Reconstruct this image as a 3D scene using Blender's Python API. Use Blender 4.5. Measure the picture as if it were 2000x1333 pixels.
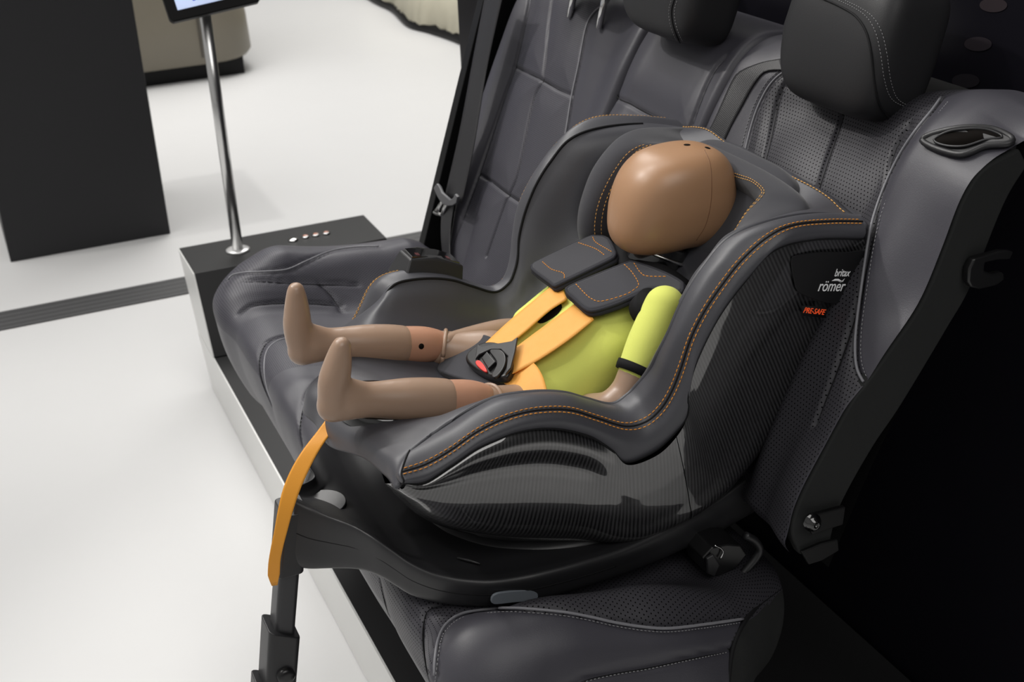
import bpy, bmesh, math, random
import numpy as np
from mathutils import Vector, Matrix, kdtree
from mathutils.bvhtree import BVHTree

random.seed(3)
scene = bpy.context.scene
for _o in list(bpy.data.objects):
    bpy.data.objects.remove(_o)
COL = scene.collection

# ------------------------------------------------------------------ camera
# X = towards the seat back, Y = along the bench (away from us), Z = up, metres
FPX = 2520.0
PP = np.array([1000.0, 666.5])
V_Y = np.array([-250.0, -498.0])
V_Z = np.array([1223.0, 5885.0])
a_ = np.append(V_Y - PP, FPX); a_ /= np.linalg.norm(a_)
d_ = np.append(V_Z - PP, FPX); d_ -= a_ * (a_ @ d_); d_ /= np.linalg.norm(d_)
CAMM = np.stack([np.cross(a_, -d_), a_, -d_])        # world = CAMM @ (right, down, forward)
EYE = np.array([0.0, 0.0, 1.68])
cam_data = bpy.data.cameras.new('camera')
cam = bpy.data.objects.new('camera', cam_data)
COL.objects.link(cam)
cam_data.sensor_width = 36.0
cam_data.lens = FPX / 2000.0 * 36.0
cam_data.clip_start = 0.05
cam_data.clip_end = 200
R = np.stack([CAMM[:, 0], -CAMM[:, 1], -CAMM[:, 2]], axis=1)
mw = Matrix(R.tolist()).to_4x4(); mw.translation = Vector(EYE)
cam.matrix_world = mw
cam_data.dof.use_dof = True
cam_data.dof.focus_distance = 1.72
cam_data.dof.aperture_fstop = 9.0
scene.camera = cam

# ------------------------------------------------------------------ world, lights, exposure
scene.view_settings.view_transform = 'Standard'
scene.view_settings.look = 'None'
scene.view_settings.gamma = 1.0
scene.view_settings.use_curve_mapping = False
scene.view_settings.exposure = -0.2
world = bpy.data.worlds.new('hall'); scene.world = world
world.use_nodes = True
_nt = world.node_tree; _bg = _nt.nodes['Background']
_bg.inputs[0].default_value = (1.0, 0.985, 0.96, 1)
_tc = _nt.nodes.new('ShaderNodeTexCoord'); _sx = _nt.nodes.new('ShaderNodeSeparateXYZ')
_nt.links.new(_tc.outputs['Generated'], _sx.inputs[0])
_mr = _nt.nodes.new('ShaderNodeMapRange'); _mr.interpolation_type = 'SMOOTHSTEP'      # hall is bright towards -X
for _k, _v in ((1, .2), (2, -.9), (3, .04), (4, .45)): _mr.inputs[_k].default_value = _v
_nt.links.new(_sx.outputs[0], _mr.inputs[0]); _nt.links.new(_mr.outputs[0], _bg.inputs[1])

def spot(name, loc, target, power, size=60, radius=0.12, color=(1, 0.97, 0.93), blend=0.6):
    l = bpy.data.lights.new(name, 'SPOT'); l.energy = power; l.spot_size = math.radians(size)
    l.spot_blend = blend; l.shadow_soft_size = radius; l.color = color
    o = bpy.data.objects.new(name, l); COL.objects.link(o); o.location = loc
    o.rotation_euler = (Vector(target) - Vector(loc)).to_track_quat('-Z', 'Y').to_euler()
    return o

def area(name, loc, target, power, sx, sy, color=(1, 0.98, 0.95)):
    l = bpy.data.lights.new(name, 'AREA'); l.energy = power; l.shape = 'RECTANGLE'; l.size = sx; l.size_y = sy
    l.color = color
    o = bpy.data.objects.new(name, l); COL.objects.link(o); o.location = loc
    o.rotation_euler = (Vector(target) - Vector(loc)).to_track_quat('-Z', 'Y').to_euler()
    return o

spot('overhead_spot', (-1.9, 4.1, 4.6), (0.75, 1.7, 0.75), 330, 36, 0.09)
spot('overhead_spot', (-2.4, 2.3, 4.6), (0.75, 1.8, 0.75), 90, 36, 0.10)
spot('overhead_spot', (-0.4, 3.4, 4.8), (0.7, 1.7, 0.7), 120, 36, 0.10)
spot('overhead_spot', (-1.5, 4.9, 7.2), (0.4, 5.0, 0.2), 420, 38, 0.10)
area('fill_panel', (-.8, 5.0, 5.5), (-.6, 5.0, 0), 360, 6.0, 6.0)  # unseen soft panels, added to light the floor broadly
area('fill_panel', (0.2, -3.2, 5.5), (0.2, -2.4, 0), 170, 4.0, 4.0)  # added fill for surfaces facing the camera side
area('fill_panel', (2.6, 8.0, 5.5), (2.0, 7.5, 0), 330, 4.0, 4.0)
spot('overhead_spot', (2.2, -1.0, 4.6), (2.2, -1.0, 0), 420, 44, 0.12)  # added spot: lights unseen floor so the carbon shell mirrors it brightly

# ------------------------------------------------------------------ helpers
def A3(p): return np.asarray(p, dtype=float)
def ray(u, v): return CAMM @ np.array([u - PP[0], v - PP[1], FPX])
def onY(u, v, y): r = ray(u, v); return EYE + r * (y - EYE[1]) / r[1]
def onX(u, v, x): r = ray(u, v); return EYE + r * (x - EYE[0]) / r[0]
def onZ(u, v, z): r = ray(u, v); return EYE + r * (z - EYE[2]) / r[2]
def onPl(u, v, p0, n): r = ray(u, v); return EYE + r * ((A3(p0) - EYE) @ n) / (r @ n)

def thing(name, label, cat, loc, group=None, kind=None):
    o = bpy.data.objects.new(name, None); COL.objects.link(o)
    o.empty_display_size = 0.05
    o.location = loc; o['label'] = label; o['category'] = cat
    if group: o['group'] = group
    if kind: o['kind'] = kind
    return o

def origin(p):
    s = A3([0, 0, 0])
    while p is not None:
        s = s + A3(p.location); p = p.parent
    return s

def mesh(name, V, Fc, mat, parent=None, smooth=True, uv=None, fm=None, loc=None, label=None, bevel=None, bseg=2):
    V = A3(V)
    L = origin(parent) if parent else (A3(loc) if loc is not None else A3([0, 0, 0]))
    me = bpy.data.meshes.new(name)
    me.from_pydata((V - L).tolist(), [], [tuple(int(i) for i in f) for f in Fc])
    mats = mat if isinstance(mat, (list, tuple)) else [mat]
    for m in mats: me.materials.append(m)
    if fm is not None:
        me.polygons.foreach_set('material_index', np.asarray(fm, dtype=np.int32))
    if uv is not None:
        ul = me.uv_layers.new(name='UVMap')
        li = np.empty(len(me.loops), dtype=np.int32); me.loops.foreach_get('vertex_index', li)
        ul.data.foreach_set('uv', A3(uv)[li].astype(np.float32).ravel())
    me.polygons.foreach_set('use_smooth', [smooth] * len(me.polygons))
    me.update()
    o = bpy.data.objects.new(name, me); COL.objects.link(o)
    if parent: o.parent = parent
    elif loc is not None: o.location = loc
    if label: o['label'] = label
    if bevel:
        b = o.modifiers.new('bevel', 'BEVEL'); b.width = bevel; b.segments = bseg; b.limit_method = 'ANGLE'
        b.angle_limit = math.radians(35); b.harden_normals = False
        me.polygons.foreach_set('use_smooth', [True] * len(me.polygons))
        try:
            w = o.modifiers.new('wn', 'WEIGHTED_NORMAL'); w.keep_sharp = True
        except Exception: pass
    return o

def tag(o, label, cat, group=None, kind=None):
    o['label'] = label; o['category'] = cat
    if group: o['group'] = group
    if kind: o['kind'] = kind
    return o

def cr(P, n, closed=False):
    """Catmull-Rom through P sampled at n points, even in arc length"""
    P = A3(P)
    if closed: Q = np.vstack([P[-1], P, P[0], P[1]])
    else: Q = np.vstack([2 * P[0] - P[1], P, 2 * P[-1] - P[-2]])
    segs = len(Q) - 3
    out = []
    for i in range(segs):
        t = np.linspace(0, 1, 17)[:-1, None]
        p0, p1, p2, p3 = Q[i], Q[i + 1], Q[i + 2], Q[i + 3]
        out.append(.5 * (2 * p1 + (p2 - p0) * t + (2 * p0 - 5 * p1 + 4 * p2 - p3) * t ** 2 + (3 * p1 - p0 - 3 * p2 + p3) * t ** 3))
    D = np.vstack(out + [P[:1] if closed else P[-1:]])
    s = np.concatenate([[0], np.cumsum(np.linalg.norm(np.diff(D, axis=0), axis=1))])
    q = np.linspace(0, s[-1], n + 1 if closed else n)
    r = np.stack([np.interp(q, s, D[:, k]) for k in range(D.shape[1])], axis=1)
    return r[:-1] if closed else r

def crp(rows, t):
    """Catmull-Rom along axis 0 at knot parameters t (values 0..K-1)"""
    rows = A3(rows); K = len(rows)
    Q = np.concatenate([2 * rows[:1] - rows[1:2], rows, 2 * rows[-1:] - rows[-2:-1]])
    t = np.clip(A3(t), 0, K - 1 - 1e-9); i = np.floor(t).astype(int); f = (t - i).reshape((-1,) + (1,) * (rows.ndim - 1))
    p0, p1, p2, p3 = Q[i], Q[i + 1], Q[i + 2], Q[i + 3]
    return .5 * (2 * p1 + (p2 - p0) * f + (2 * p0 - 5 * p1 + 4 * p2 - p3) * f ** 2 + (3 * p1 - p0 - 3 * p2 + p3) * f ** 3)

class Surf:
    """smooth patch through rows[K][N] of points"""
    def __init__(s, rows): s.rows = A3(rows)
    def at(s, v, u):
        r = crp(s.rows, np.atleast_1d(v))            # nv,N,3
        return np.swapaxes(crp(np.swapaxes(r, 0, 1), np.atleast_1d(u)), 0, 1)   # nv,nu,3
    def line(s, v, u0=None, u1=None, n=200):
        u0 = 0 if u0 is None else u0; u1 = s.rows.shape[1] - 1 if u1 is None else u1
        return s.at([v], np.linspace(u0, u1, n))[0]

def grid_faces(nv, nu, closed_u=False, flip=False):
    f = []
    for j in range(nv - 1):
        for i in range(nu if closed_u else nu - 1):
            q = (j * nu + i, j * nu + (i + 1) % nu, (j + 1) * nu + (i + 1) % nu, (j + 1) * nu + i)
            f.append(q[::-1] if flip else q)
    return f

def grid_uv(G):
    """uv in metres along u and v"""
    du = np.linalg.norm(np.diff(G, axis=1), axis=2); dv = np.linalg.norm(np.diff(G, axis=0), axis=2)
    u = np.concatenate([[0], np.cumsum(du.mean(0))]); v = np.concatenate([[0], np.cumsum(dv.mean(1))])
    U, Vv = np.meshgrid(u, v)
    return np.stack([U.ravel(), Vv.ravel()], axis=1)

def patch(name, G, mat, parent, flip=False, faces=None, **k):
    nv, nu = G.shape[:2]
    return mesh(name, G.reshape(-1, 3), faces if faces is not None else grid_faces(nv, nu, flip=flip), mat, parent, uv=grid_uv(G), **k)

def thicken(o, t, offset=-1):
    m = o.modifiers.new('solid', 'SOLIDIFY'); m.thickness = t; m.offset = offset; return o

def frames(P):
    P = A3(P); T = np.gradient(P, axis=0); T /= np.maximum(np.linalg.norm(T, axis=1, keepdims=True), 1e-9)
    up = A3([0, 0, 1]) if abs(T[0][2]) < .9 else A3([1, 0, 0])
    n = up - T[0] * (up @ T[0]); n /= np.linalg.norm(n)
    N = []
    for t in T:
        n = n - t * (n @ t); n /= max(np.linalg.norm(n), 1e-9); N.append(n.copy())
    N = A3(N); B = np.cross(T, N); return T, N, B

def tube_geo(P, r, seg=8, r2=None, caps=True):
    P = A3(P); T, N, B = frames(P); n = len(P)
    r = np.broadcast_to(r, (n,)) if np.ndim(r) < 2 else r
    r2 = r if r2 is None else np.broadcast_to(r2, (n,))
    V = []
    for i in range(n):
        for k in range(seg):
            a = 2 * math.pi * k / seg
            V.append(P[i] + N[i] * math.cos(a) * r[i] + B[i] * math.sin(a) * r2[i])
    F_ = grid_faces(n, seg, True)
    if caps: F_ += [tuple(range(seg))[::-1], tuple((n - 1) * seg + k for k in range(seg))]
    return A3(V), F_

def join(geos):
    V = []; F_ = []; b = 0
    for v, f in geos:
        V.append(A3(v)); F_ += [tuple(i + b for i in q) for q in f]; b += len(v)
    return np.vstack(V), F_

def tube(name, P, r, mat, parent, seg=8, **k):
    V, F_ = tube_geo(P, r, seg); return mesh(name, V, F_, mat, parent, **k)

def stitch_geo(P, ln=.0052, gap=.0022, r=.00085, lift=None):
    P = A3(P); s = np.concatenate([[0], np.cumsum(np.linalg.norm(np.diff(P, axis=0), axis=1))])
    geos = []; q = 0.0
    while q + ln < s[-1]:
        c = np.linspace(q, q + ln, 3)
        pts = np.stack([np.interp(c, s, P[:, k]) for k in range(3)], axis=1)
        rr = [r * .55, r, r * .55]
        if np.linalg.norm(pts[2] - pts[0]) > ln * .3: geos.append(tube_geo(pts, A3(rr), 5))
        q += ln + gap
    return join(geos)

def stitches(name, P, mat, parent, **k):
    V, F_ = stitch_geo(P, **k); return mesh(name, V, F_, mat, parent)

def box_geo(lo, hi):
    (x0, y0, z0), (x1, y1, z1) = lo, hi
    V = [(x0, y0, z0), (x1, y0, z0), (x1, y1, z0), (x0, y1, z0), (x0, y0, z1), (x1, y0, z1), (x1, y1, z1), (x0, y1, z1)]
    return A3(V), [(3, 2, 1, 0), (4, 5, 6, 7), (0, 1, 5, 4), (1, 2, 6, 5), (2, 3, 7, 6), (3, 0, 4, 7)]

def prism_geo(bottom, top):
    """closed loops of equal length -> solid"""
    n = len(bottom); V = np.vstack([A3(bottom), A3(top)])
    F_ = [tuple(range(n))[::-1], tuple(range(n, 2 * n))] + [(i, (i + 1) % n, n + (i + 1) % n, n + i) for i in range(n)]
    return V, F_

def fix_normals(o):
    bm = bmesh.new(); bm.from_mesh(o.data); bmesh.ops.recalc_face_normals(bm, faces=bm.faces); bm.to_mesh(o.data); bm.free(); return o

def slab(name, loop, nrm, th, mat, parent, bevel=.003, smooth_n=None, **k):
    """plate: loop of 3D points, grown by th along nrm"""
    L = A3(loop)
    if smooth_n: L = cr(L, smooth_n, True)
    V, F_ = prism_geo(L, L + A3(nrm) * th)
    o = mesh(name, V, F_, mat, parent, bevel=bevel, bseg=3, **k)
    return fix_normals(o)

def superell(name, c, axes, radii, e1, e2, mat, parent, nu=48, nv=32, warp=None, **k):
    ax = [A3(a) / np.linalg.norm(a) for a in axes]
    def sp(w, e): return np.sign(w) * np.abs(w) ** e
    V = []
    for j in range(nv + 1):
        ph = -math.pi / 2 + math.pi * j / nv
        for i in range(nu):
            th = 2 * math.pi * i / nu
            p = A3([sp(math.cos(ph), e1) * sp(math.cos(th), e2), sp(math.cos(ph), e1) * sp(math.sin(th), e2), sp(math.sin(ph), e1)])
            p = p * A3(radii)
            if warp: p = A3(warp(p))
            V.append(A3(c) + ax[0] * p[0] + ax[1] * p[1] + ax[2] * p[2])
    return mesh(name, V, grid_faces(nv + 1, nu, True), mat, parent, **k)

def sphere_geo(c, r, sx=(1, 1, 1), nu=20, nv=12):
    V = []
    for j in range(nv + 1):
        ph = -math.pi / 2 + math.pi * j / nv
        for i in range(nu):
            th = 2 * math.pi * i / nu
            V.append(A3(c) + A3([math.cos(ph) * math.cos(th) * sx[0], math.cos(ph) * math.sin(th) * sx[1], math.sin(ph) * sx[2]]) * r)
    return A3(V), grid_faces(nv + 1, nu, True)

def blob(name, chains, voxel, mat, parent, smooth=8, label=None):
    """limbs: chains of (points, radii) fused into one smooth skin"""
    geos = []
    for pts, rad in chains:
        Q = np.hstack([A3(pts), A3(rad)[:, None]])
        D = cr(Q, max(16, int(np.sum(np.linalg.norm(np.diff(A3(pts), axis=0), axis=1)) / (min(rad) * .35)))) if len(pts) > 1 else Q
        for q in D: geos.append(sphere_geo(q[:3], q[3], nu=18, nv=10))
    V, F_ = join(geos)
    o = mesh(name, V, F_, mat, parent, label=label)
    m = o.modifiers.new('remesh', 'REMESH'); m.mode = 'VOXEL'; m.voxel_size = voxel; m.use_smooth_shade = True
    s = o.modifiers.new('smooth', 'SMOOTH'); s.factor = .6; s.iterations = smooth
    bpy.context.view_layer.update()
    dg = bpy.context.evaluated_depsgraph_get()
    me = bpy.data.meshes.new_from_object(o.evaluated_get(dg))
    o.modifiers.clear(); old = o.data; o.data = me; bpy.data.meshes.remove(old)
    if not len(me.materials): me.materials.append(mat)
    me.polygons.foreach_set('use_smooth', [True] * len(me.polygons))
    return o

def bvh_of(V, F_): return BVHTree.FromPolygons([tuple(p) for p in V], F_)
def trace(bvh, pts, lift=0.0, dense=True):
    """follow pixels of the photograph onto a modelled surface -> (points, normals)"""
    P = A3(pts)
    if dense and len(P) > 2: P = cr(P, max(8, int(np.sum(np.linalg.norm(np.diff(P, axis=0), axis=1)) / 6)))
    out = []; nn = []
    for u, v in P:
        r = ray(u, v); r = r / np.linalg.norm(r)
        h = bvh.ray_cast(Vector(EYE), Vector(r))
        if h[0] is None: continue
        n = A3(h[1]); n = -n if n @ r > 0 else n
        out.append(A3(h[0]) + n * lift); nn.append(n)
    return A3(out), A3(nn)

def smoothstep(a, b, x): t = np.clip((A3(x) - a) / (b - a), 0, 1); return t * t * (3 - 2 * t)

def vnormals(G):
    du = np.gradient(G, axis=1); dv = np.gradient(G, axis=0); n = np.cross(du, dv)
    return n / np.maximum(np.linalg.norm(n, axis=2, keepdims=True), 1e-12)

def groove(G, N, lines, depth=.005, width=.004, puff=0.0, pw=.03):
    """press seams into a dense grid"""
    kd_pts = np.vstack([cr(l, max(4, int(np.sum(np.linalg.norm(np.diff(l, axis=0), axis=1)) / .0025))) for l in lines if len(l) > 2])
    kd = kdtree.KDTree(len(kd_pts))
    for i, p in enumerate(kd_pts): kd.insert(Vector(p), i)
    kd.balance()
    sh = G.shape; V = G.reshape(-1, 3); M = N.reshape(-1, 3)
    d = A3([kd.find(Vector(p))[2] for p in V])
    off = -depth * np.exp(-(d / width) ** 2) + puff * (1 - np.exp(-(d / pw) ** 2))
    return (V + M * off[:, None]).reshape(sh)

# ------------------------------------------------------------------ materials
def lin(h):
    c = [int(h[i:i + 2], 16) / 255 for i in (0, 2, 4)]
    return tuple(x / 12.92 if x <= .04045 else ((x + .055) / 1.055) ** 2.4 for x in c) + (1,)

class NT:
    def __init__(s, name):
        s.m = bpy.data.materials.new(name); s.m.use_nodes = True; s.t = s.m.node_tree
        s.b = s.t.nodes['Principled BSDF']
    def n(s, ty, **k):
        o = s.t.nodes.new(ty)
        for a, v in k.items(): setattr(o, a, v)
        return o
    def l(s, a, b): s.t.links.new(a, b)
    def math(s, op, a, b=None):
        o = s.n('ShaderNodeMath', operation=op)
        for i, x in enumerate((a, b)):
            if x is None: continue
            if isinstance(x, (int, float)): o.inputs[i].default_value = x
            else: s.l(x, o.inputs[i])
        return o.outputs[0]

def mat(name, col, rough=.5, metal=0.0, spec=.5, bump=None, coat=0.0, coat_r=.05, var=0.0, sheen=0.0, sss=0.0, emit=None, aniso=0):
    """plain surface with a little procedural mottling and grain"""
    q = NT(name); b = q.b
    c = lin(col) if isinstance(col, str) else col
    b.inputs['Base Color'].default_value = c
    b.inputs['Roughness'].default_value = rough
    b.inputs['Metallic'].default_value = metal
    b.inputs['Specular IOR Level'].default_value = spec
    b.inputs['Coat Weight'].default_value = coat
    b.inputs['Coat Roughness'].default_value = coat_r
    b.inputs['Sheen Weight'].default_value = sheen
    b.inputs['Sheen Roughness'].default_value = .4
    if aniso: b.inputs['Anisotropic'].default_value = aniso
    if sss:
        b.inputs['Subsurface Weight'].default_value = sss
        b.inputs['Subsurface Radius'].default_value = (.012, .006, .003)
        b.inputs['Subsurface Scale'].default_value = .3
    if emit:
        b.inputs['Emission Color'].default_value = lin(emit[0]); b.inputs['Emission Strength'].default_value = emit[1]
    tc = q.n('ShaderNodeTexCoord')
    if var:
        nz = q.n('ShaderNodeTexNoise'); nz.inputs['Scale'].default_value = 6; nz.inputs['Detail'].default_value = 5
        q.l(tc.outputs['Object'], nz.inputs['Vector'])
        mx = q.n('ShaderNodeMix', data_type='RGBA'); mx.inputs[6].default_value = tuple(x * (1 - var) for x in c[:3]) + (1,)
        mx.inputs[7].default_value = tuple(min(1, x * (1 + var)) for x in c[:3]) + (1,)
        q.l(nz.outputs[0], mx.inputs[0]); q.l(mx.outputs[2], b.inputs['Base Color'])
    if bump:
        sc, st = bump[:2]
        nz = q.n('ShaderNodeTexNoise'); nz.inputs['Scale'].default_value = sc; nz.inputs['Detail'].default_value = 3
        q.l(tc.outputs['Object'], nz.inputs['Vector'])
        bp = q.n('ShaderNodeBump'); bp.inputs['Strength'].default_value = st; bp.inputs['Distance'].default_value = .002
        q.l(nz.outputs[0], bp.inputs['Height']); q.l(bp.outputs[0], b.inputs['Normal'])
    return q.m

def perf_mat(name, col, pitch, rad, rough=.5, dark=.25, rowscale=.87):
    """leather punched with staggered holes, uv in metres"""
    q = NT(name); b = q.b; c = lin(col)
    b.inputs['Roughness'].default_value = rough
    uv = q.n('ShaderNodeUVMap'); sp = q.n('ShaderNodeSeparateXYZ'); q.l(uv.outputs[0], sp.inputs[0])
    v = q.math('DIVIDE', sp.outputs[1], pitch * rowscale)
    row = q.math('FLOOR', v); odd = q.math('MODULO', q.math('ABSOLUTE', row), 2.0)
    u = q.math('ADD', q.math('DIVIDE', sp.outputs[0], pitch), q.math('MULTIPLY', odd, .5))
    fu = q.math('SUBTRACT', q.math('FRACT', u), .5); fv = q.math('MULTIPLY', q.math('SUBTRACT', q.math('FRACT', v), .5), rowscale)
    d = q.math('SQRT', q.math('ADD', q.math('MULTIPLY', fu, fu), q.math('MULTIPLY', fv, fv)))
    k = q.n('ShaderNodeMapRange'); k.inputs[1].default_value = rad * .75; k.inputs[2].default_value = rad * 1.15
    q.l(d, k.inputs[0])
    mx = q.n('ShaderNodeMix', data_type='RGBA'); mx.inputs[6].default_value = tuple(x * dark for x in c[:3]) + (1,); mx.inputs[7].default_value = c
    q.l(q.math('MULTIPLY', k.outputs[0], .42), b.inputs['Specular IOR Level'])
    q.l(k.outputs[0], mx.inputs[0]); q.l(mx.outputs[2], b.inputs['Base Color'])
    bp = q.n('ShaderNodeBump'); bp.inputs['Strength'].default_value = .1; bp.inputs['Distance'].default_value = .0006
    q.l(k.outputs[0], bp.inputs['Height']); q.l(bp.outputs[0], b.inputs['Normal'])
    return q.m

def stripe_mat(name, c0, c1, period, axis=0, rough=.5, coat=0.0, bump=.0, sharp=1.0, slant=0.0, metal=0.0, spec=.5, coat_r=.03):
    """stripes across the uv (metres): woven webbing, carbon weave, ribbed matting"""
    q = NT(name); b = q.b
    uv = q.n('ShaderNodeUVMap'); sp = q.n('ShaderNodeSeparateXYZ'); q.l(uv.outputs[0], sp.inputs[0])
    w = q.math('ADD', sp.outputs[axis], q.math('MULTIPLY', sp.outputs[1 - axis], slant))
    s = q.math('SINE', q.math('MULTIPLY', w, 2 * math.pi / period))
    s = q.math('ADD', q.math('MULTIPLY', s, .5 * sharp), .5)
    nz = q.n('ShaderNodeTexNoise'); nz.inputs['Scale'].default_value = 90; q.l(uv.outputs[0], nz.inputs['Vector'])
    s2 = q.math('MULTIPLY', s, q.math('ADD', q.math('MULTIPLY', nz.outputs[0], .7), .65))
    cl = q.n('ShaderNodeClamp'); q.l(s2, cl.inputs[0])
    mx = q.n('ShaderNodeMix', data_type='RGBA'); mx.inputs[6].default_value = lin(c0); mx.inputs[7].default_value = lin(c1)
    q.l(cl.outputs[0], mx.inputs[0]); q.l(mx.outputs[2], b.inputs['Base Color'])
    b.inputs['Roughness'].default_value = rough; b.inputs['Coat Weight'].default_value = coat; b.inputs['Coat Roughness'].default_value = coat_r
    b.inputs['Coat IOR'].default_value = 1.9 if coat else 1.5
    b.inputs['Metallic'].default_value = metal; b.inputs['Specular IOR Level'].default_value = spec
    if bump:
        bp = q.n('ShaderNodeBump'); bp.inputs['Strength'].default_value = bump; bp.inputs['Distance'].default_value = .0006
        q.l(s, bp.inputs['Height']); q.l(bp.outputs[0], b.inputs['Normal'])
    return q.m

M = {}
M['floor'] = mat('white_floor', 'CBCBCB', .42, spec=.25, var=.012, bump=(60, .02))
M['leather'] = mat('grey_leather', '3D3C43', .45, bump=(900, .12), var=.05)
M['leather2'] = mat('seat_shell_leather', '45454A', .43, bump=(1100, .10), var=.05)
M['perf'] = perf_mat('perforated_leather', '353439', .0062, .165, .5, .04)
M['perf_fine'] = perf_mat('fine_perforated_leather', '3F3E45', .0042, .2, .5, .55)
M['perf_rib'] = perf_mat('ribbed_perforated_leather', '403F45', .0050, .22, .5, .2, 1.6)
M['headrest'] = mat('headrest_leather', '232325', .52, spec=.35, bump=(900, .1), var=.04)
M['fabric'] = mat('black_side_fabric', '262727', .85, spec=.2, bump=(1500, .3), var=.05)
M['suede'] = mat('grey_suede', '444448', .95, spec=.1, bump=(1600, .25), var=.12, sheen=.25)
M['binding'] = mat('dark_edge_binding', '313136', .8, spec=.2, bump=(1500, .2))
M['piping'] = mat('grey_piping', '75757A', .5)
M['seam'] = mat('dark_seam', '151517', .7, spec=.2)
M['thread_o'] = mat('orange_thread', 'D9903C', .7, spec=.2)
M['thread_y'] = mat('pale_orange_thread', 'D8A45C', .7, spec=.2)
M['thread_g'] = mat('grey_thread', '8A8A8C', .8, spec=.2)
M['carbon'] = stripe_mat('carbon_weave', '060608', '38383A', .0056, 0, .35, 1.0, 0, 1.0, .12)
M['gloss'] = mat('gloss_black', '070708', .12, coat=1.0, coat_r=.03)
M['plastic'] = mat('black_plastic', '232325', .42, bump=(1800, .08))
M['plastic_d'] = mat('satin_dark_plastic', '161617', .3, bump=(1800, .05))
M['plastic_g'] = mat('slate_grey_button', '6E747B', .45)
M['skin'] = mat('dummy_vinyl', 'A18672', .34, spec=.5, var=.05, sss=.06)
M['head'] = mat('dummy_head_vinyl', 'AA8363', .36, spec=.5, var=.06, sss=.06)
M['knee'] = mat('dummy_knee_vinyl', 'B98A70', .42, var=.04, sss=.06)
M['hole'] = mat('dark_hole', '120F0D', .95, spec=.1)
M['suit'] = mat('yellow_green_suit', 'DDE374', .85, spec=.15, bump=(1400, .25), var=.04, sheen=.1)
M['trim'] = mat('black_neoprene', '141416', .8, spec=.2)
M['web'] = stripe_mat('orange_webbing', 'E29A35', 'EEAD56', .0015, 0, .6, 0, .15, .8)
M['web_flat'] = mat('orange_strap', 'E59A2B', .55, bump=(800, .1))
M['belt'] = stripe_mat('black_belt', '161618', '201F23', .0026, 0, .5, 0, .2, .7)
M['red'] = mat('red_button', 'D8332A', .35)
M['chrome'] = mat('polished_chrome', 'D8D8D8', .12, metal=1.0)
M['steel'] = mat('brushed_steel', 'D4D4D3', .26, metal=1.0, aniso=.6, bump=(400, .03))
M['board'] = mat('black_board', '1C1C1D', .45, spec=.3)
M['board_d'] = mat('deep_black_board', '0D0D0E', .5, spec=.25)
M['wall'] = mat('black_wall', '15141A', .33, spec=.22, var=.05)
M['fascia'] = mat('brushed_white_metal', 'DADAD8', .38, metal=.25, bump=(300, .02))
M['pedestal'] = mat('charcoal_laminate', '2C2C2E', .55, spec=.25, bump=(700, .06))
M['counter'] = mat('beige_lacquer', '756F62', .4, var=.03)
M['stone'] = mat('pale_beige_stone', 'CEC9B5', .7, bump=(6, .5), var=.12)
M['strip'] = stripe_mat('dark_channel_cover', '3A3A3B', '4C4C4D', .034, 1, .5, 0, .3, .9)
M['screen_bg'] = mat('lit_screen', 'C9D6F2', .3, emit=('C3D2F4', .85))
M['screen_blue'] = mat('lit_screen_blue', '2E3FA8', .3, emit=('2A3CA6', .8))
M['letter'] = mat('white_print', 'F4F5F7', .5)
M['letter_o'] = mat('glowing_orange_print', 'FF5A2A', .5, emit=('FF5A2A', .25))  # printed letters with a slight self-glow put in for brightness
M['lamp'] = mat('amber_lens', 'B9806A', .15, coat=1.0)

# ================================================================== the setting
V, F_ = box_geo((-14, -12, -.05), (16, 22, 0))
fl = mesh('floor', V, F_, M['floor'], smooth=False); fl['kind'] = 'structure'; fl['label'] = 'glossy white showroom floor'; fl['category'] = 'floor'

V, F_ = box_geo((1.32, .60, 0), (1.38, 3.36, 3.2))
wl = mesh('wall_back', V, F_, M['wall'], smooth=False); wl['kind'] = 'structure'; wl['label'] = 'tall black glossy wall behind the car bench'; wl['category'] = 'wall'

for k_, (c_, r_) in enumerate((((1940, 10), .020), ((1910, 86), .022), ((1886, 158), .024))):  # lamp reflections in the glossy wall, painted on as faint lighter discs
    d_o = mesh('painted_reflection', [onX(c_[0] + 27 * math.cos(a), c_[1] + 14 * math.sin(a), 1.3192) for a in np.linspace(0, 2 * math.pi, 33)[:-1]], [tuple(range(32))], mat('faint_painted_reflection', ('2A2226', '241E24', '1B181E')[k_], .5), wl, smooth=False)

def strip_quad(name, x0, x1, y0, y1, z):
    G = A3([[(x0, y0, z), (x1, y0, z)], [(x0, y1, z), (x1, y1, z)]])
    n = 2; V = np.vstack([G.reshape(-1, 3), G.reshape(-1, 3) - [0, 0, z * .98]])
    uv = [(p[0], p[1]) for p in V]
    f = [(0, 1, 3, 2), (0, 4, 5, 1), (2, 3, 7, 6), (0, 2, 6, 4), (1, 5, 7, 3)]
    return mesh(name, V, f, M['strip'], smooth=False, uv=uv)
t = strip_quad('trim_1', -9, 9, 4.045, 4.195, .004); t['kind'] = 'structure'; t['label'] = 'dark ribbed channel cover strip across the white floor'; t['category'] = 'floor strip'

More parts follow.
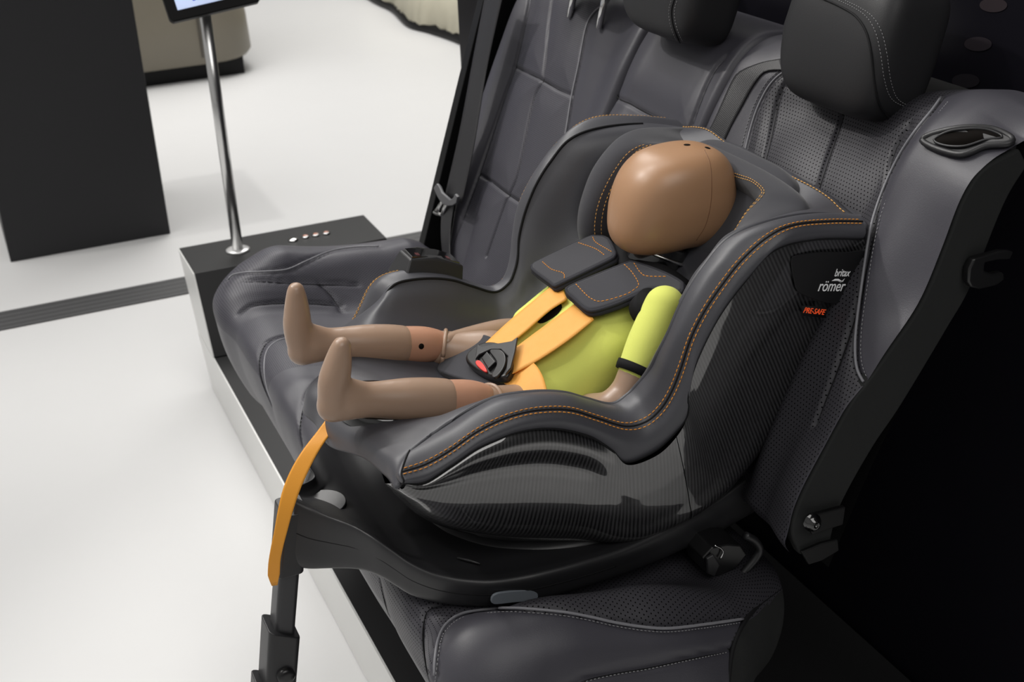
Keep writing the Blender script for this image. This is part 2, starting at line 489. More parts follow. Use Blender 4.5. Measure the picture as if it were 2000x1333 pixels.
# hall wall far behind the photographer: white panels, seen only as a reflection in glossy things
# ------------------------------------------------------------------ platform
pl = thing('display_platform', 'low black platform with brushed white metal front edge under the car bench', 'platform', (.9, 1.8, 0))
x0 = .50
lo = [(x0, 1.06, 0), (x0, 3.335, 0), (1.31, 3.335, 0), (1.31, 1.06, 0)]
hi = [(x0, 1.06, .132), (x0, 3.432, .132), (1.31, 3.432, .132), (1.31, 1.06, .132)]
fix_normals(mesh('base', *prism_geo(lo, hi), M['board_d'], pl, smooth=False))
fix_normals(mesh('front_fascia', *prism_geo([(x0 - .004, 1.05, 0.003), (x0 - .004, 3.33, 0.003), (x0, 3.33, 0.003), (x0, 1.05, 0.003)],
      [(x0 - .004, 1.05, .137), (x0 - .004, 3.435, .137), (x0, 3.435, .137), (x0, 1.05, .137)]), M['fascia'], pl, smooth=False))
fix_normals(mesh('top_board', *prism_geo([(x0, 1.06, .1325), (x0, 3.23, .1325), (1.31, 3.23, .1325), (1.31, 1.06, .1325)],
      [(x0, 1.06, .137), (x0, 3.23, .137), (1.31, 3.23, .137), (1.31, 1.06, .137)]), M['board'], pl, smooth=False))
# end box with the buttons
bx = thing('control_box', 'black box with round push buttons at the far end of the platform', 'box', (.78, 3.45, .137))
zt = .344
lo = [(x0, 3.233, .138), (x0, 3.433, .138), (1.056, 3.43, .138), (1.056, 3.22, .138)]
hi = [(x0, 3.351, zt), (x0, 3.567, zt), (1.056, 3.562, zt), (1.053, 3.343, zt)]
fix_normals(mesh('body', *prism_geo(lo, hi), M['board'], bx, smooth=False, bevel=.0015))
e = .003
fix_normals(mesh('front_panel', *prism_geo([(x0 - e, 3.236, .139), (x0 - e, 3.433, .139), (x0 + .002, 3.433, .139), (x0 + .002, 3.236, .139)],
      [(x0 - e, 3.353, zt - .002), (x0 - e, 3.566, zt - .002), (x0 + .002, 3.566, zt - .002), (x0 + .002, 3.353, zt - .002)]), M['fascia'], bx, smooth=False))
def lathe_geo(c, prof, seg=28):
    V = []
    for r, z in prof:
        for k in range(seg):
            a = 2 * math.pi * k / seg; V.append((c[0] + r * math.cos(a), c[1] + r * math.sin(a), c[2] + z))
    n = len(prof)
    return A3(V), grid_faces(n, seg, True) + [tuple(range(seg))[::-1], tuple((n - 1) * seg + k for k in range(seg))]
kn = mesh('selector_knob', *lathe_geo(onZ(573, 470, zt), [(.014, 0), (.015, .002), (.014, .004), (.009, .0065), (.002, .0075)]), M['chrome'], bx)
for px in ((597, 464), (617, 460.5), (637.5, 457)):
    c = onZ(px[0], px[1], zt)
    b = mesh('push_button', *lathe_geo(c, [(.0105, 0), (.0115, .002), (.0105, .0045), (.0078, .0055)]), M['chrome'], bx)
    mesh('button_cap', *lathe_geo(c + A3([0, 0, .0055]), [(.0078, 0), (.0072, .0015), (.004, .0022), (.001, .0025)]), M['lamp'], b)

# tablet on a steel pole
ts = thing('tablet_stand', 'tablet with lit screen on a thin brushed steel pole standing on the black box', 'tablet stand', (.647, 3.461, zt))
base = A3([.647, 3.461, zt])
mesh('flange', *lathe_geo(base, [(.034, 0), (.034, .004), (.031, .006), (.018, .007)], 32), mat('white_flange', 'DCDCDC', .3, metal=.6), ts)
top = onX(395, 25, .644)
mesh('pole', *lathe_geo(base + A3([0, 0, .006]), [(.0155, 0), (.0155, 1.10 - .35)], 28), M['steel'], ts)
# tablet plane: lower edge follows the photograph, leaning back
P0 = onY(334, 44, 3.40); P1 = onY(511, 2, 3.40)
ex = (P1 - P0); wdt = .335; ex /= np.linalg.norm(ex)
up = A3([.0, .42, .91]); up = up - ex * (up @ ex); up /= np.linalg.norm(up); nn = np.cross(ex, up)   # faces us
if nn[1] > 0: nn = -nn
def tab(u, v, d=0): return P0 + ex * u + up * v + nn * d
TW, TH = np.linalg.norm(P1 - P0), .24
loop = [tab(.008, 0), tab(TW - .008, 0), tab(TW, .008), tab(TW, TH - .008), tab(TW - .008, TH), tab(.008, TH), tab(0, TH - .008), tab(0, .008)]
slab('tablet_case', [p - nn * .026 for p in loop], nn, .026, mat('tablet_black', '070708', .5, spec=.15), ts, bevel=.003)
scq = [tab(.026, .026, .0006), tab(TW - .026, .026, .0006), tab(TW - .026, TH - .026, .0006), tab(.026, TH - .026, .0006)]
scr = slab('screen', scq, nn, .0004, M['screen_bg'], ts, bevel=None)
slab('screen_banner', [tab(.068, .052, .0011), tab(TW - .03, .052, .0011), tab(TW - .03, .12, .0011), tab(.068, .12, .0011)], nn, .0003, M['screen_blue'], scr, bevel=None)
for k in range(9):
    u = .070 + k * .012
    slab('screen_text', [tab(u, .040, .0011), tab(u + .008, .040, .0011), tab(u + .008, .047, .0011), tab(u, .047, .0011)], nn, .0003, M['screen_blue'], scr, bevel=None)

# ------------------------------------------------------------------ background things
pd = mesh('pedestal', *box_geo((.063, 4.65, 0), (.63, 5.22, 1.20)), M['pedestal'], loc=(.35, 4.93, 0), smooth=False, bevel=.003)
tag(pd, 'tall charcoal black square pedestal standing on the white floor behind the platform', 'pedestal')

ct = thing('counter', 'rounded beige counter on a recessed black plinth in the background', 'counter', (.9, 7.3, 0))
prof = [(.03, .09), (.048, .12), (.042, .3), (.018, .6), (-.02, .85), (-.09, 1.05), (-.2, 1.12)]
def counter_rows(x0, x1, y0, y1):
    rows = []
    for d, z in prof:
        xl, xr, ya = x0 - d, x1 + d, y0 - d
        rc = .22
        pts = [(xl, y1, z)]
        pts += [(xl + rc - rc * math.cos(a), ya + rc - rc * math.sin(a), z) for a in np.linspace(0, math.pi / 2, 9)]
        pts += [(xr - rc + rc * math.sin(a), ya + rc - rc * math.cos(a), z) for a in np.linspace(0, math.pi / 2, 9)]
        pts += [(xr, y1, z)]
        rows.append(pts)
    return A3(rows)
G = counter_rows(.1, 1.50, 6.92, 7.9)
V = G.reshape(-1, 3); n_ = G.shape[1]
F_ = grid_faces(len(prof), n_, True) + [tuple((len(prof) - 1) * n_ + k for k in range(n_))]
fix_normals(mesh('body', V, F_, M['counter'], ct))
mesh('plinth', *box_geo((.16, 6.95, 0), (1.47, 7.85, .10)), M['board_d'], ct, smooth=False)
sx = onY(392, 80, 6.87)[0]
mesh('panel_joint', *box_geo((sx - .006, 6.868, .13), (sx + .006, 6.91, .9)), mat('dark_joint', '4A463F', .6), ct, smooth=False)  # darker strip along the vertical panel seam

# pale stone block at the top edge
bot = [onZ(*p, 0.02) for p in [(700, -18), (738, 4), (770, 20), (800, 48), (840, 60), (888, 76), (930, 95)]]
bot = cr(bot, 40); back = A3([2.2, 2.6, 0]); rows = []
for z, k in ((0.05, .0), (.25, .02), (.6, .08), (.95, .2), (1.15, .5), (1.2, 1.0)):
    r = bot.copy(); r[:, 2] = z; rows.append(r + back * k * .6 + A3([0, 0, 0]))
G = A3(rows)
rng = np.random.RandomState(4); G = G + (rng.rand(*G.shape) - .5) * .03
st = thing('stone_block', 'pale beige rough stone block with dark foot at the far edge of the white floor', 'stone block', tuple(bot[20] * [1, 1, 0]))
o = patch('rock', G, M['stone'], st); thicken(o, .3, -1)
tube('dark_foot', bot + A3([.02, .02, 0]), .035, M['board_d'], st, 8)

# ================================================================== car rear bench
bench = thing('car_rear_bench', 'dark grey leather rear car bench with three headrests on the black platform', 'car seat', (.85, 1.84, .137))
YN, YF, YC = 1.13, 2.51, 1.49
NY = 340
# --- backrest: profile of the flat panels, arc length s
prof = cr([(.868, .600), (.885, .638), (.905, .68), (.97, .82), (1.055, 1.0), (1.118, 1.13), (1.142, 1.178), (1.170, 1.203), (1.205, 1.212), (1.26, 1.205)], 250)
T = np.gradient(prof, axis=0); T /= np.linalg.norm(T, axis=1, keepdims=True)
NRM = np.stack([-T[:, 1], T[:, 0]], axis=1)     # towards the front / up
seam_px = [(1562, 1085), (1545, 1040), (1560, 980), (1600, 900), (1660, 790), (1690, 750), (1740, 680), (1800, 590), (1850, 470), (1880, 390), (1920, 330), (1990, 290)]
rear_px = [(1620, 1062), (1640, 990), (1700, 880), (1760, 790), (1850, 640), (1895, 560), (1960, 400), (2006, 322)]
seam_xz = cr([onY(*p, YN)[[0, 2]] for p in seam_px], 120)
rear_xz = cr([onY(*p, YN)[[0, 2]] for p in rear_px], 120)
# how far the outer edge stands in front of the flat panel, per s
n_edge = np.zeros(len(prof))
for i in range(len(prof)):
    d = seam_xz - prof[i]
    along = d @ T[i]; k = np.argmin(np.abs(along) + .2 * np.abs(d @ NRM[i]))
    n_edge[i] = (d[k] @ NRM[i]) if abs(along[k]) < .03 else 0
n_edge = np.clip(n_edge, -.02, .075)
_z = prof[:, 1]; n_edge = np.where(_z < .70, np.interp(.70, _z[:170], n_edge[:170]), n_edge)
n_edge = np.convolve(np.pad(n_edge, 6, mode='edge'), np.ones(13) / 13, mode='valid')
ss = np.linspace(0, 1, len(prof))
crest_px = [(1472, 1062), (1468, 1035), (1480, 990), (1505, 900), (1545, 800), (1580, 720), (1615, 650), (1640, 610), (1652, 570), (1672, 535), (1700, 485), (1735, 420), (1770, 350), (1800, 290)]
crest_xz = cr([onY(*p, 1.228)[[0, 2]] for p in crest_px], 120)
n_crest = np.zeros(len(prof))
for i in range(len(prof)):
    d = crest_xz - prof[i]; along = d @ T[i]; k = np.argmin(np.abs(along) + .2 * np.abs(d @ NRM[i]))
    n_crest[i] = np.clip(d[k] @ NRM[i], -.01, .09) if abs(along[k]) < .03 else np.nan
ok_ = ~np.isnan(n_crest); n_crest = np.interp(np.arange(len(prof)), np.where(ok_)[0], n_crest[ok_])
n_crest = np.where(ss > .78, n_crest * (1 - smoothstep(.78, .9, ss)) + .01 * smoothstep(.78, .9, ss), n_crest)
n_crest = np.convolve(np.pad(n_crest, 10, mode='edge'), np.ones(21) / 21, mode='valid')

def back_grid(y0, y1, ny):
    Y = np.linspace(y0, y1, ny)
    G = np.zeros((len(prof), ny, 3))
    w_e = 1 - smoothstep(1.13, 1.215, Y); w_c = smoothstep(1.13, 1.215, Y) * (1 - smoothstep(1.235, 1.31, Y)); near = w_e + w_c; far = smoothstep(2.40, 2.47, Y)
    bump_n = np.exp(-((Y - 1.185) / .04) ** 2) * .016; bump_f = np.exp(-((Y - 2.475) / .035) ** 2) * .012
    inner = .018 * (np.exp(-((Y - 1.70) / .05) ** 2) + np.exp(-((Y - 2.0) / .05) ** 2)) + .018 * smoothstep(1.70, 1.76, Y) * (1 - smoothstep(1.93, 1.99, Y))
    belly = .012 * np.cos(np.clip((Y - 1.44) / .17, -1, 1) * math.pi / 2) + .012 * np.cos(np.clip((Y - 2.24) / .17, -1, 1) * math.pi / 2)
    for i in range(len(prof)):
        fade = 1 - smoothstep(.70, .95, ss[i])
        n = n_edge[i] * w_e + n_crest[i] * w_c + (n_edge[i] * .2) * far + (bump_f * .4 + inner + belly) * fade
        n = n - .02 * np.exp(-((Y - y1) / .006) ** 2) * (y1 < YF - .01) - .02 * np.exp(-((Y - y0) / .006) ** 2) * (y0 > YN + .01)
        edge = np.maximum(0, 1 - (YF - Y) / .02) ** 2 * .012
        n = n - .030 * smoothstep(.66, .80, ss[i]) * np.exp(-((Y - 1.46) / .125) ** 4)
        n = n - edge
        Yi = Y - .115 * (1 - smoothstep(.0, .62, ss[i])) * smoothstep(2.12, YF, Y)
        if prof[i, 1] < .69: n = n - .05 * near * smoothstep(.69, .655, prof[i, 1])
        G[i, :, 0] = prof[i, 0] + NRM[i, 0] * n; G[i, :, 2] = prof[i, 1] + NRM[i, 1] * n; G[i, :, 1] = Yi
    return G
secs = dict(near=(YN, 1.70), middle=(1.70, 1.985), far=(1.985, YF))
full = back_grid(YN, YF, NY)
bvh_back = bvh_of(full.reshape(-1, 3), grid_faces(len(prof), NY))
def tr(px, lift=.0012, b=None): return trace(b or bvh_back, px, lift)[0]

pipe_n_out = tr([(1838, 192), (1822, 215), (1790, 255), (1760, 300), (1735, 350), (1712, 410), (1697, 470), (1682, 570), (1673, 640), (1671, 690), (1676, 725), (1690, 752)])
pipe_n_in = tr([(1560, 128), (1530, 142), (1505, 165), (1485, 200), (1470, 240), (1455, 300), (1445, 345), (1430, 400)])
gr_n = [tr([(1650, 200), (1640, 240), (1615, 310), (1592, 380), (1560, 470)]), tr([(1535, 160), (1518, 200), (1498, 290), (1480, 350)]),
        tr([(1775, 245), (1755, 275), (1740, 310), (1722, 380), (1705, 450), (1690, 520), (1672, 600), (1640, 700), (1590, 830)])]
gr_m = [tr([(1262, 55), (1240, 80), (1218, 128), (1208, 165), (1202, 188), (1230, 203), (1270, 225), (1310, 245), (1345, 257)]),
        tr([(1415, 112), (1395, 135), (1375, 175), (1358, 220), (1345, 257)])]
gr_f = [tr([(1035, -15), (1028, 30), (1006, 130), (985, 190), (935, 340), (905, 420), (880, 490), (872, 520)]),
        tr([(1080, -15), (1072, 40), (1060, 150), (1040, 200), (1010, 340), (985, 400), (950, 500)]),
        tr([(1005, 130), (1030, 142), (1060, 157), (1090, 175), (1117, 186)]),
        tr([(935, 340), (960, 356), (985, 375), (1010, 392), (1035, 405)])]
stitch_f = tr([(1008, -10), (1003, 30), (985, 90), (965, 135), (943, 170)])
pipe_f = tr([(1185, 5), (1160, 25), (1145, 55), (1130, 130), (1117, 190), (1105, 262), (1090, 330)])

def make_back(name, y0, y1, grooves, puff, label, perf=None):
    ny = max(40, int((y1 - y0) / .0026))
    G = back_grid(y0, y1, ny); N = vnormals(G)
    if N[120, ny // 2, 0] > 0: N = -N
    if grooves: G = groove(G, N, grooves, .0065, .0034, puff, .03)
    fm = None
    F_ = grid_faces(len(prof), ny)
    if name == 'backrest' and y0 < 1.2:
        Gq = G.reshape(-1, 3); F_ = [f for f in F_ if Gq[f[0], 2] > .690 - (Gq[f[0], 1] - 1.13) * .12]
    if perf is not None:
        Lr, Ll = perf[:2]; fm = []
        Gm = G.reshape(-1, 3)
        for f in F_:
            c = Gm[list(f)].mean(0)
            yl = np.interp(c[2], *Ll); yr = np.interp(c[2], *Lr)
            fm.append(1 if yr < c[1] < yl and c[2] < perf[3] else 0)
    return patch(name, G, [M['leather'], M['perf'] if name and perf and perf[2] == 1 else M['perf_fine']], bench, fm=fm, label=label, faces=F_)

def byz(P): o = np.argsort(P[:, 2]); return (P[o, 2], P[o, 1])
b_n = make_back('backrest', *secs['near'], [pipe_n_out, pipe_n_in] + gr_n, .004, 'perforated leather backrest behind the child seat',
                (byz(pipe_n_out), byz(pipe_n_in), 1, 1.215))
b_m = make_back('backrest', *secs['middle'], gr_m, .006, 'narrow middle backrest section')
b_f = make_back('backrest', *secs['far'], gr_f + [pipe_f], .005, 'far backrest with cross seams',
                (byz(pipe_f), byz(gr_f[0]), 2, 1.19))
for b_, gs in ((b_n, gr_n), (b_m, gr_m), (b_f, gr_f)):
    for g_ in gs:
        if len(g_) > 3:
            k_ = len(g_); r_ = .0013 * np.minimum(1, np.minimum(np.arange(k_) + .3, k_ - np.arange(k_) - .7) / 8.0)
            tube('seam', g_ + A3([.0052, 0, -.003]), r_, M['seam'], b_, 6)
tube('piping', pipe_n_out, .0019, M['piping'], b_n); tube('piping', pipe_n_in, .0017, M['piping'], b_n)
tube('piping', pipe_f, .0017, M['piping'], b_f)
stitches('stitching', tr([(1852, 200), (1834, 222), (1802, 262), (1772, 308), (1747, 356), (1724, 414), (1709, 474), (1693, 572), (1684, 640), (1682, 690), (1687, 722), (1699, 748)]), M['thread_g'], b_n, ln=.0035, gap=.002, r=.0006)
stitches('stitching', tr([(1522, 138), (1497, 162), (1477, 198), (1462, 238), (1447, 298), (1437, 343)]), M['thread_g'], b_n, ln=.0035, gap=.002, r=.0006)
stitches('stitching', stitch_f, M['thread_g'], b_f, ln=.004, gap=.003, r=.0006)

# side of the near backrest, black fabric
loopxz = np.vstack([seam_xz, rear_xz[::-1]])
lp = A3([(x, YN - .002, z) for x, z in loopxz])
o = slab('backrest_side', lp, A3([0, 1, 0]), .018, M['fabric'], bench, bevel=.004, label='black fabric side of the near backrest')
# back board behind everything, keeps the bench solid from behind
rb = cr([(.935, .64), (1.0, .80), (1.10, 1.0), (1.175, 1.17), (1.262, 1.20)], 40)
G = A3([[(x + .02 * (k == 1), y, z) for k, y in enumerate((YN + .01, YF - .01))] for x, z in rb])
mesh('back_panel', G.reshape(-1, 3), grid_faces(len(rb), 2), M['board_d'], bench)
# far end upright with the slanted front edge
fe = [onY(*p, 2.575)[[0, 2]] for p in [(948, -40), (893, 185), (822, 478), (836, 520)]]
fe = [(x, z) for x, z in fe] + [(1.24, .50), (1.27, 1.17)]
slab('end_panel', A3([(x, 2.56, z) for x, z in fe]), A3([0, 1, 0]), .03, M['board_d'], bench, bevel=.002, label='black upright end panel')
# latch striker cover on the near side
hk = [onY(*p, YN - .004) for p in [(1945, 485), (1890, 500), (1880, 520), (1878, 545), (1884, 556), (1900, 560), (1935, 552), (1950, 540), (1948, 527), (1925, 530), (1910, 524), (1912, 508), (1935, 503), (1960, 502), (1968, 486)]]
slab('latch_cover', hk, A3([0, -1, 0]), .012, M['plastic_d'], bench, bevel=.003)
# hinge bracket with bolt
hb = [onY(*p, YN - .006) for p in [(1570, 1020), (1578, 1003), (1600, 997), (1645, 985), (1640, 1020), (1600, 1033), (1580, 1040)]]
slab('hinge_bracket', hb, A3([0, -1, 0]), .008, M['board_d'], bench, bevel=.002)
hc = onY(1584, 1019, YN - .014)
def ydisc(c, prof_, seg=24):
    V = []
    for r, d in prof_:
        for k in range(seg):
            a = 2 * math.pi * k / seg; V.append((c[0] + r * math.cos(a), c[1] - d, c[2] + r * math.sin(a)))
    n = len(prof_)
    return A3(V), grid_faces(n, seg, True) + [tuple(range(seg)), tuple((n - 1) * seg + k for k in range(seg))]
mesh('hinge_bolt', *ydisc(hc, [(.012, 0), (.012, .006), (.008, .008), (.007, .012), (.003, .012), (.003, .009)], 8), M['gloss'], bench)
hb2 = [onY(*p, YN - .004) for p in [(1560, 1075), (1600, 1058), (1632, 1050), (1634, 1072), (1600, 1092), (1575, 1100)]]
slab('lower_bracket', hb2, A3([0, -1, 0]), .006, M['board_d'], bench, bevel=.002)

# belt guide recess on the near shoulder
bgo, bgn = trace(bvh_back, [(1803, 284), (1820, 272), (1860, 262), (1900, 258), (1945, 262), (1982, 280), (1975, 292), (1930, 296), (1895, 310), (1870, 312), (1830, 300)], .002, dense=False)
bgi, _ = trace(bvh_back, [(1830, 285), (1858, 269), (1900, 264), (1935, 267), (1962, 281), (1928, 286), (1888, 298), (1850, 296)], .002, dense=False)
if len(bgo) > 5:
    nv = bgn.mean(0); nv /= np.linalg.norm(nv)
    og = cr(bgo, 56, True)
    fr = slab('belt_guide', og - nv * .006, nv, .015, M['plastic'], bench, bevel=.003)
    rg = np.vstack([og, og[:3]]) * .96 + og.mean(0) * .04
    tube('guide_rim', rg + nv * .0075, .0042, M['plastic'], fr, 10)
    if len(bgi) > 4:
        ig = cr(bgi, 40, True); slab('guide_opening', ig + nv * .0088, nv, .0012, M['hole'], fr, bevel=None)
        tube('opening_lip', np.vstack([ig, ig[:3]]) + nv * .0100, .0016, M['plastic'], fr, 8)
# --- headrests
tl = math.radians(24)
hx = A3([-math.cos(tl * .6), 0, math.sin(tl * .6)]); hy = A3([0, 1, 0]); hz = np.cross(hx, hy); hz = hz if hz[2] > 0 else -hz
def headrest(c, rad, label, post_dx, tilt=.0, e=(.42, .42)):
    def warp(p):
        p = p.copy(); t_ = p[2] / rad[2]
        p[1] *= 1 - .10 * max(0, t_) ** 2 - .12 * max(0, -t_) ** 2
        p[0] += -.012 * (t_ ** 2)
        p[0] *= 1 - .15 * max(0, -t_)
        return p
    h = superell('headrest', c, (hx, hy, hz), rad, e[0], e[1], M['headrest'], bench, 96, 64, warp, label=label)
    for s in (-1, 1):
        p = A3(c) + hy * s * post_dx - hx * .055
        tube('post', [p - hz * (rad[2] * .6), p - hz * (rad[2] + .06)], .0065, M['chrome'], h, 14)
    me = h.data; Vv = A3([v.co for v in me.vertices]) + origin(bench); Ff = [tuple(p.vertices) for p in me.polygons]
    return h, bvh_of(Vv, Ff)
h1, bh1 = headrest((1.164, YC - .040, 1.254), (.062, .115, .096), 'large leather headrest above the child seat', .06, e=(.34, .38))
h2, bh2 = headrest((1.115, 1.845, 1.276), (.060, .115, .083), 'middle leather headrest', .055)
h3, bh3 = headrest((1.100, 2.19, 1.325), (.062, .125, .100), 'far leather headrest', .06)
for dx, th in ((0, 1), ):
    s1 = trace(bh1, [(1600, -6), (1640, 12), (1672, 32), (1692, 62), (1702, 105), (1708, 160), (1718, 205), (1738, 234)], .0006)[0]
    tube('seam', s1, .0016, M['seam'], h1)
    for off_ in (12, 24):
        s2 = trace(bh1, [(1610 + off_, -6), (1650 + off_, 12), (1680 + off_, 32), (1698 + off_, 62), (1708 + off_, 105), (1716 + off_, 160), (1732 + off_, 196), (1770 + off_, 208), (1815, 182)], .0006)[0]
        if len(s2) > 8: stitches('stitching', s2, M['thread_g'], h1, ln=.003, gap=.002, r=.0005)
s1 = trace(bh2, [(1318, -4), (1312, 20), (1314, 45), (1322, 70), (1334, 94)], .0005)[0]
if len(s1) > 4:
    tube('seam', s1, .0013, M['seam'], h2)
    for k in (-5, 6):
        s2 = trace(bh2, [(1318 + k, -4), (1312 + k, 20), (1314 + k, 45), (1322 + k, 70), (1334 + k, 92)], .0005)[0]
        if len(s2) > 6: stitches('stitching', s2, M['thread_g'], h2, ln=.003, gap=.002, r=.0005)

# --- cushion: one padded bench seat, rolled over at the front and at both ends
cp = cr([(.80, .46), (.865, .545), (.908, .583), (.895, .597), (.85, .596), (.78, .594), (.62, .610), (.50, .637), (.455, .645), (.425, .640), (.408, .624), (.405, .59), (.415, .53), (.435, .47), (.455, .44), (.51, .425)], 200)
T = np.gradient(cp, axis=0); T /= np.linalg.norm(T, axis=1, keepdims=True)
CN = np.stack([T[:, 1], -T[:, 0]], axis=1)
cs = np.clip((np.linspace(0, 1, len(cp)) - .15) / .85, 0, 1)
sec_y = [(-.06, .235), (-.07, .20), (-.072, .14), (-.060, .075), (-.035, .028), (.0, .002), (.05, -.002), (.10, .0)]     # (beyond the end, depth), near end
sec = cr(sec_y, 60)
ysp = np.concatenate([sec[:, 0] + YN + .03, np.linspace(YN + .135, YF - .135, 300), (YF - .03) - sec[::-1, 0]])
dsp = np.concatenate([sec[:, 1], np.zeros(300), sec[::-1, 1]])
endz = np.concatenate([np.ones(60), np.zeros(300), np.ones(60)])
G = np.zeros((len(cp), len(ysp), 3))
for i in range(len(cp)):
    up_ = CN[i].copy(); top_w = 1 - smoothstep(.30, .62, cs[i])
    bol = .070 * (1 - smoothstep(YN + .035, YN + .135, ysp)) + .088 * smoothstep(YF - .20, YF - .07, ysp)
    bol = bol + .006 * np.exp(-((ysp - 1.70) / .03) ** 2) + .006 * np.exp(-((ysp - 1.985) / .03) ** 2)
    k_b = smoothstep(.06, .38, cs[i]) * (1 - .75 * smoothstep(.5, .75, cs[i]))
    taper = .075 * smoothstep(.22, .0, cs[i]) if False else .075 * (1 - smoothstep(.0, .2, cs[i])) + .02 * smoothstep(.45, .8, cs[i])
    y = ysp + np.where(ysp < 1.5, taper * (1 - smoothstep(YN + .05, YN + .35, ysp)), 0) - np.where(ysp > 2.2, .05 * smoothstep(.5, .75, cs[i]) * smoothstep(YF - .35, YF - .05, ysp), 0)
    k_f = smoothstep(0, .16, cs[i]) * (1 - .88 * smoothstep(.52, .72, cs[i]))
    n = bol * np.where(ysp > 1.9, k_f, k_b)
    y = y + np.where(ysp < 1.5, dsp * .45 * (1 - smoothstep(.08, .32, cs[i])), 0)
    depth_dir = np.array([0.0, -1.0]) * top_w + (-up_) * (1 - top_w)
    lim = 1.0 if cs[i] < .55 else max(.12, 1 - (cs[i] - .55) * 2.2)
    G[i, :, 0] = cp[i, 0] + up_[0] * n + depth_dir[0] * dsp * lim
    G[i, :, 2] = cp[i, 1] + up_[1] * n + depth_dir[1] * dsp * lim
    G[i, :, 1] = y
NVc, NUc = G.shape[:2]
bvh_c = bvh_of(G.reshape(-1, 3), grid_faces(NVc, NUc))
def tc_(px, lift=.0012): return trace(bvh_c, px, lift)[0]
cpipe = tc_([(850, 1320), (851, 1290), (857, 1252), (870, 1224), (895, 1204), (930, 1195), (1000, 1190), (1090, 1196), (1150, 1206), (1200, 1217), (1260, 1226), (1310, 1228), (1380, 1220), (1450, 1210)])
cst = tc_([(850, 1270 + 70), (862, 1256), (875, 1230), (898, 1211), (932, 1202), (1000, 1197), (1090, 1203), (1150, 1213), (1200, 1224), (1260, 1233), (1310, 1235), (1380, 1227), (1446, 1217)])
cg = [tc_([(1100, 1345), (1140, 1326), (1200, 1312), (1260, 1302), (1330, 1287), (1425, 1268)]),
      tc_([(742, 1135), (748, 1160), (760, 1200), (790, 1260), (812, 1310), (830, 1345)]),
      tc_([(860, 1180), (835, 1190), (827, 1215), (826, 1250), (832, 1300), (840, 1335)]),
      tc_([(452, 588), (480, 604), (520, 592), (558, 590)]) if False else tc_([(468, 612), (490, 597), (520, 592), (560, 590), (620, 592), (668, 596)]),
      tc_([(620, 553), (640, 570), (655, 590), (668, 610)]),
      tc_([(470, 548), (520, 548), (560, 551), (620, 553), (700, 556)]),
      tc_([(566, 655), (545, 658), (520, 668), (508, 690), (506, 715), (512, 745), (530, 790)]),
      tc_([(625, 742), (600, 772), (590, 800), (585, 840), (590, 870)])]
cg = [c for c in cg if len(c) > 4]
cpipe_f = tc_([(446, 547), (455, 538), (480, 533), (520, 531), (560, 527), (595, 512), (630, 497), (660, 488), (700, 483), (740, 482)])
cpipe_f2 = tc_([(566, 662), (545, 666), (526, 680), (518, 700), (518, 730), (525, 765), (538, 795)])
N = vnormals(G)
if N[40, 200, 2] < 0: N = -N
G2 = groove(G, N, cg + [cpipe, cpipe_f], .0065, .0038, .004, .03)
F_ = grid_faces(NVc, NUc); fm = []
fedge = tc_([(1566, 1108), (1540, 1136), (1510, 1160), (1480, 1184), (1455, 1212), (1436, 1248), (1426, 1285), (1420, 1340)], .001)
_gv = G.reshape(-1, 3); _fd = []
for p in fedge:
    q_ = int(np.argmin(np.sum((_gv - p) ** 2, axis=1))); _fd.append((_gv[q_][0], dsp[q_ % NUc]))
_fd = A3(sorted(_fd)) if len(_fd) > 3 else A3([(.77, .08), (.92, .01)])
pl_ = cr(cpipe, 60)
Gf = G2.reshape(-1, 3)
px_o = np.argsort(pl_[:, 0]); pxx, pxy = pl_[px_o, 0], pl_[px_o, 1]
for f in F_:
    a = f[0]; i, j = divmod(a, NUc); c = Gf[a]
    if j < 44 and c[0] > _fd[0, 0] and dsp[j] > np.interp(c[0], _fd[:, 0], _fd[:, 1]) + .005: fm.append(2)
    elif c[1] < 1.66 and c[1] > np.interp(c[0], pxx, pxy) and cs[i] < .8: fm.append(3 if c[0] < .43 else 1)
    elif 2.05 < c[1] < 2.46 and cs[i] < .7: fm.append(4)
    else: fm.append(0)
cush = patch('seat_cushion', G2, [M['leather'], M['perf'], M['fabric'], M['perf_rib'], M['perf_fine']], bench, fm=fm)
for g_ in cg:
    k_ = len(g_); r_ = .0011 * np.minimum(1, np.minimum(np.arange(k_) + .3, k_ - np.arange(k_) - .7) / 8.0)
    tube('seam', g_ + A3([.0015, .001, -.0052]), r_, M['seam'], cush, 6)
if len(fedge) > 3: tube('seam', fedge, .0034, M['seam'], cush, 6)
tube('piping', cpipe, .0019, M['piping'], cush); tube('piping', cpipe_f, .0016, M['piping'], cush)
if len(cpipe_f2) > 4: tube('piping', cpipe_f2, .0016, M['piping'], cush)
stitches('stitching', cst, M['thread_g'], cush, ln=.0035, gap=.002, r=.0006)
st2 = tc_([(1105, 1350), (1142, 1332), (1202, 1318), (1262, 1308), (1332, 1293), (1422, 1274)])
if len(st2) > 6: stitches('stitching', st2, M['thread_g'], cush, ln=.0035, gap=.002, r=.0006)
mesh('seat_frame', *box_geo((.62, 1.42, .138), (1.0, 2.40, .435)), M['board_d'], bench, smooth=False)
mesh('seat_pan', *box_geo((.50, YN + .16, .43), (.80, YF - .16, .56)), M['board_d'], bench, smooth=False)

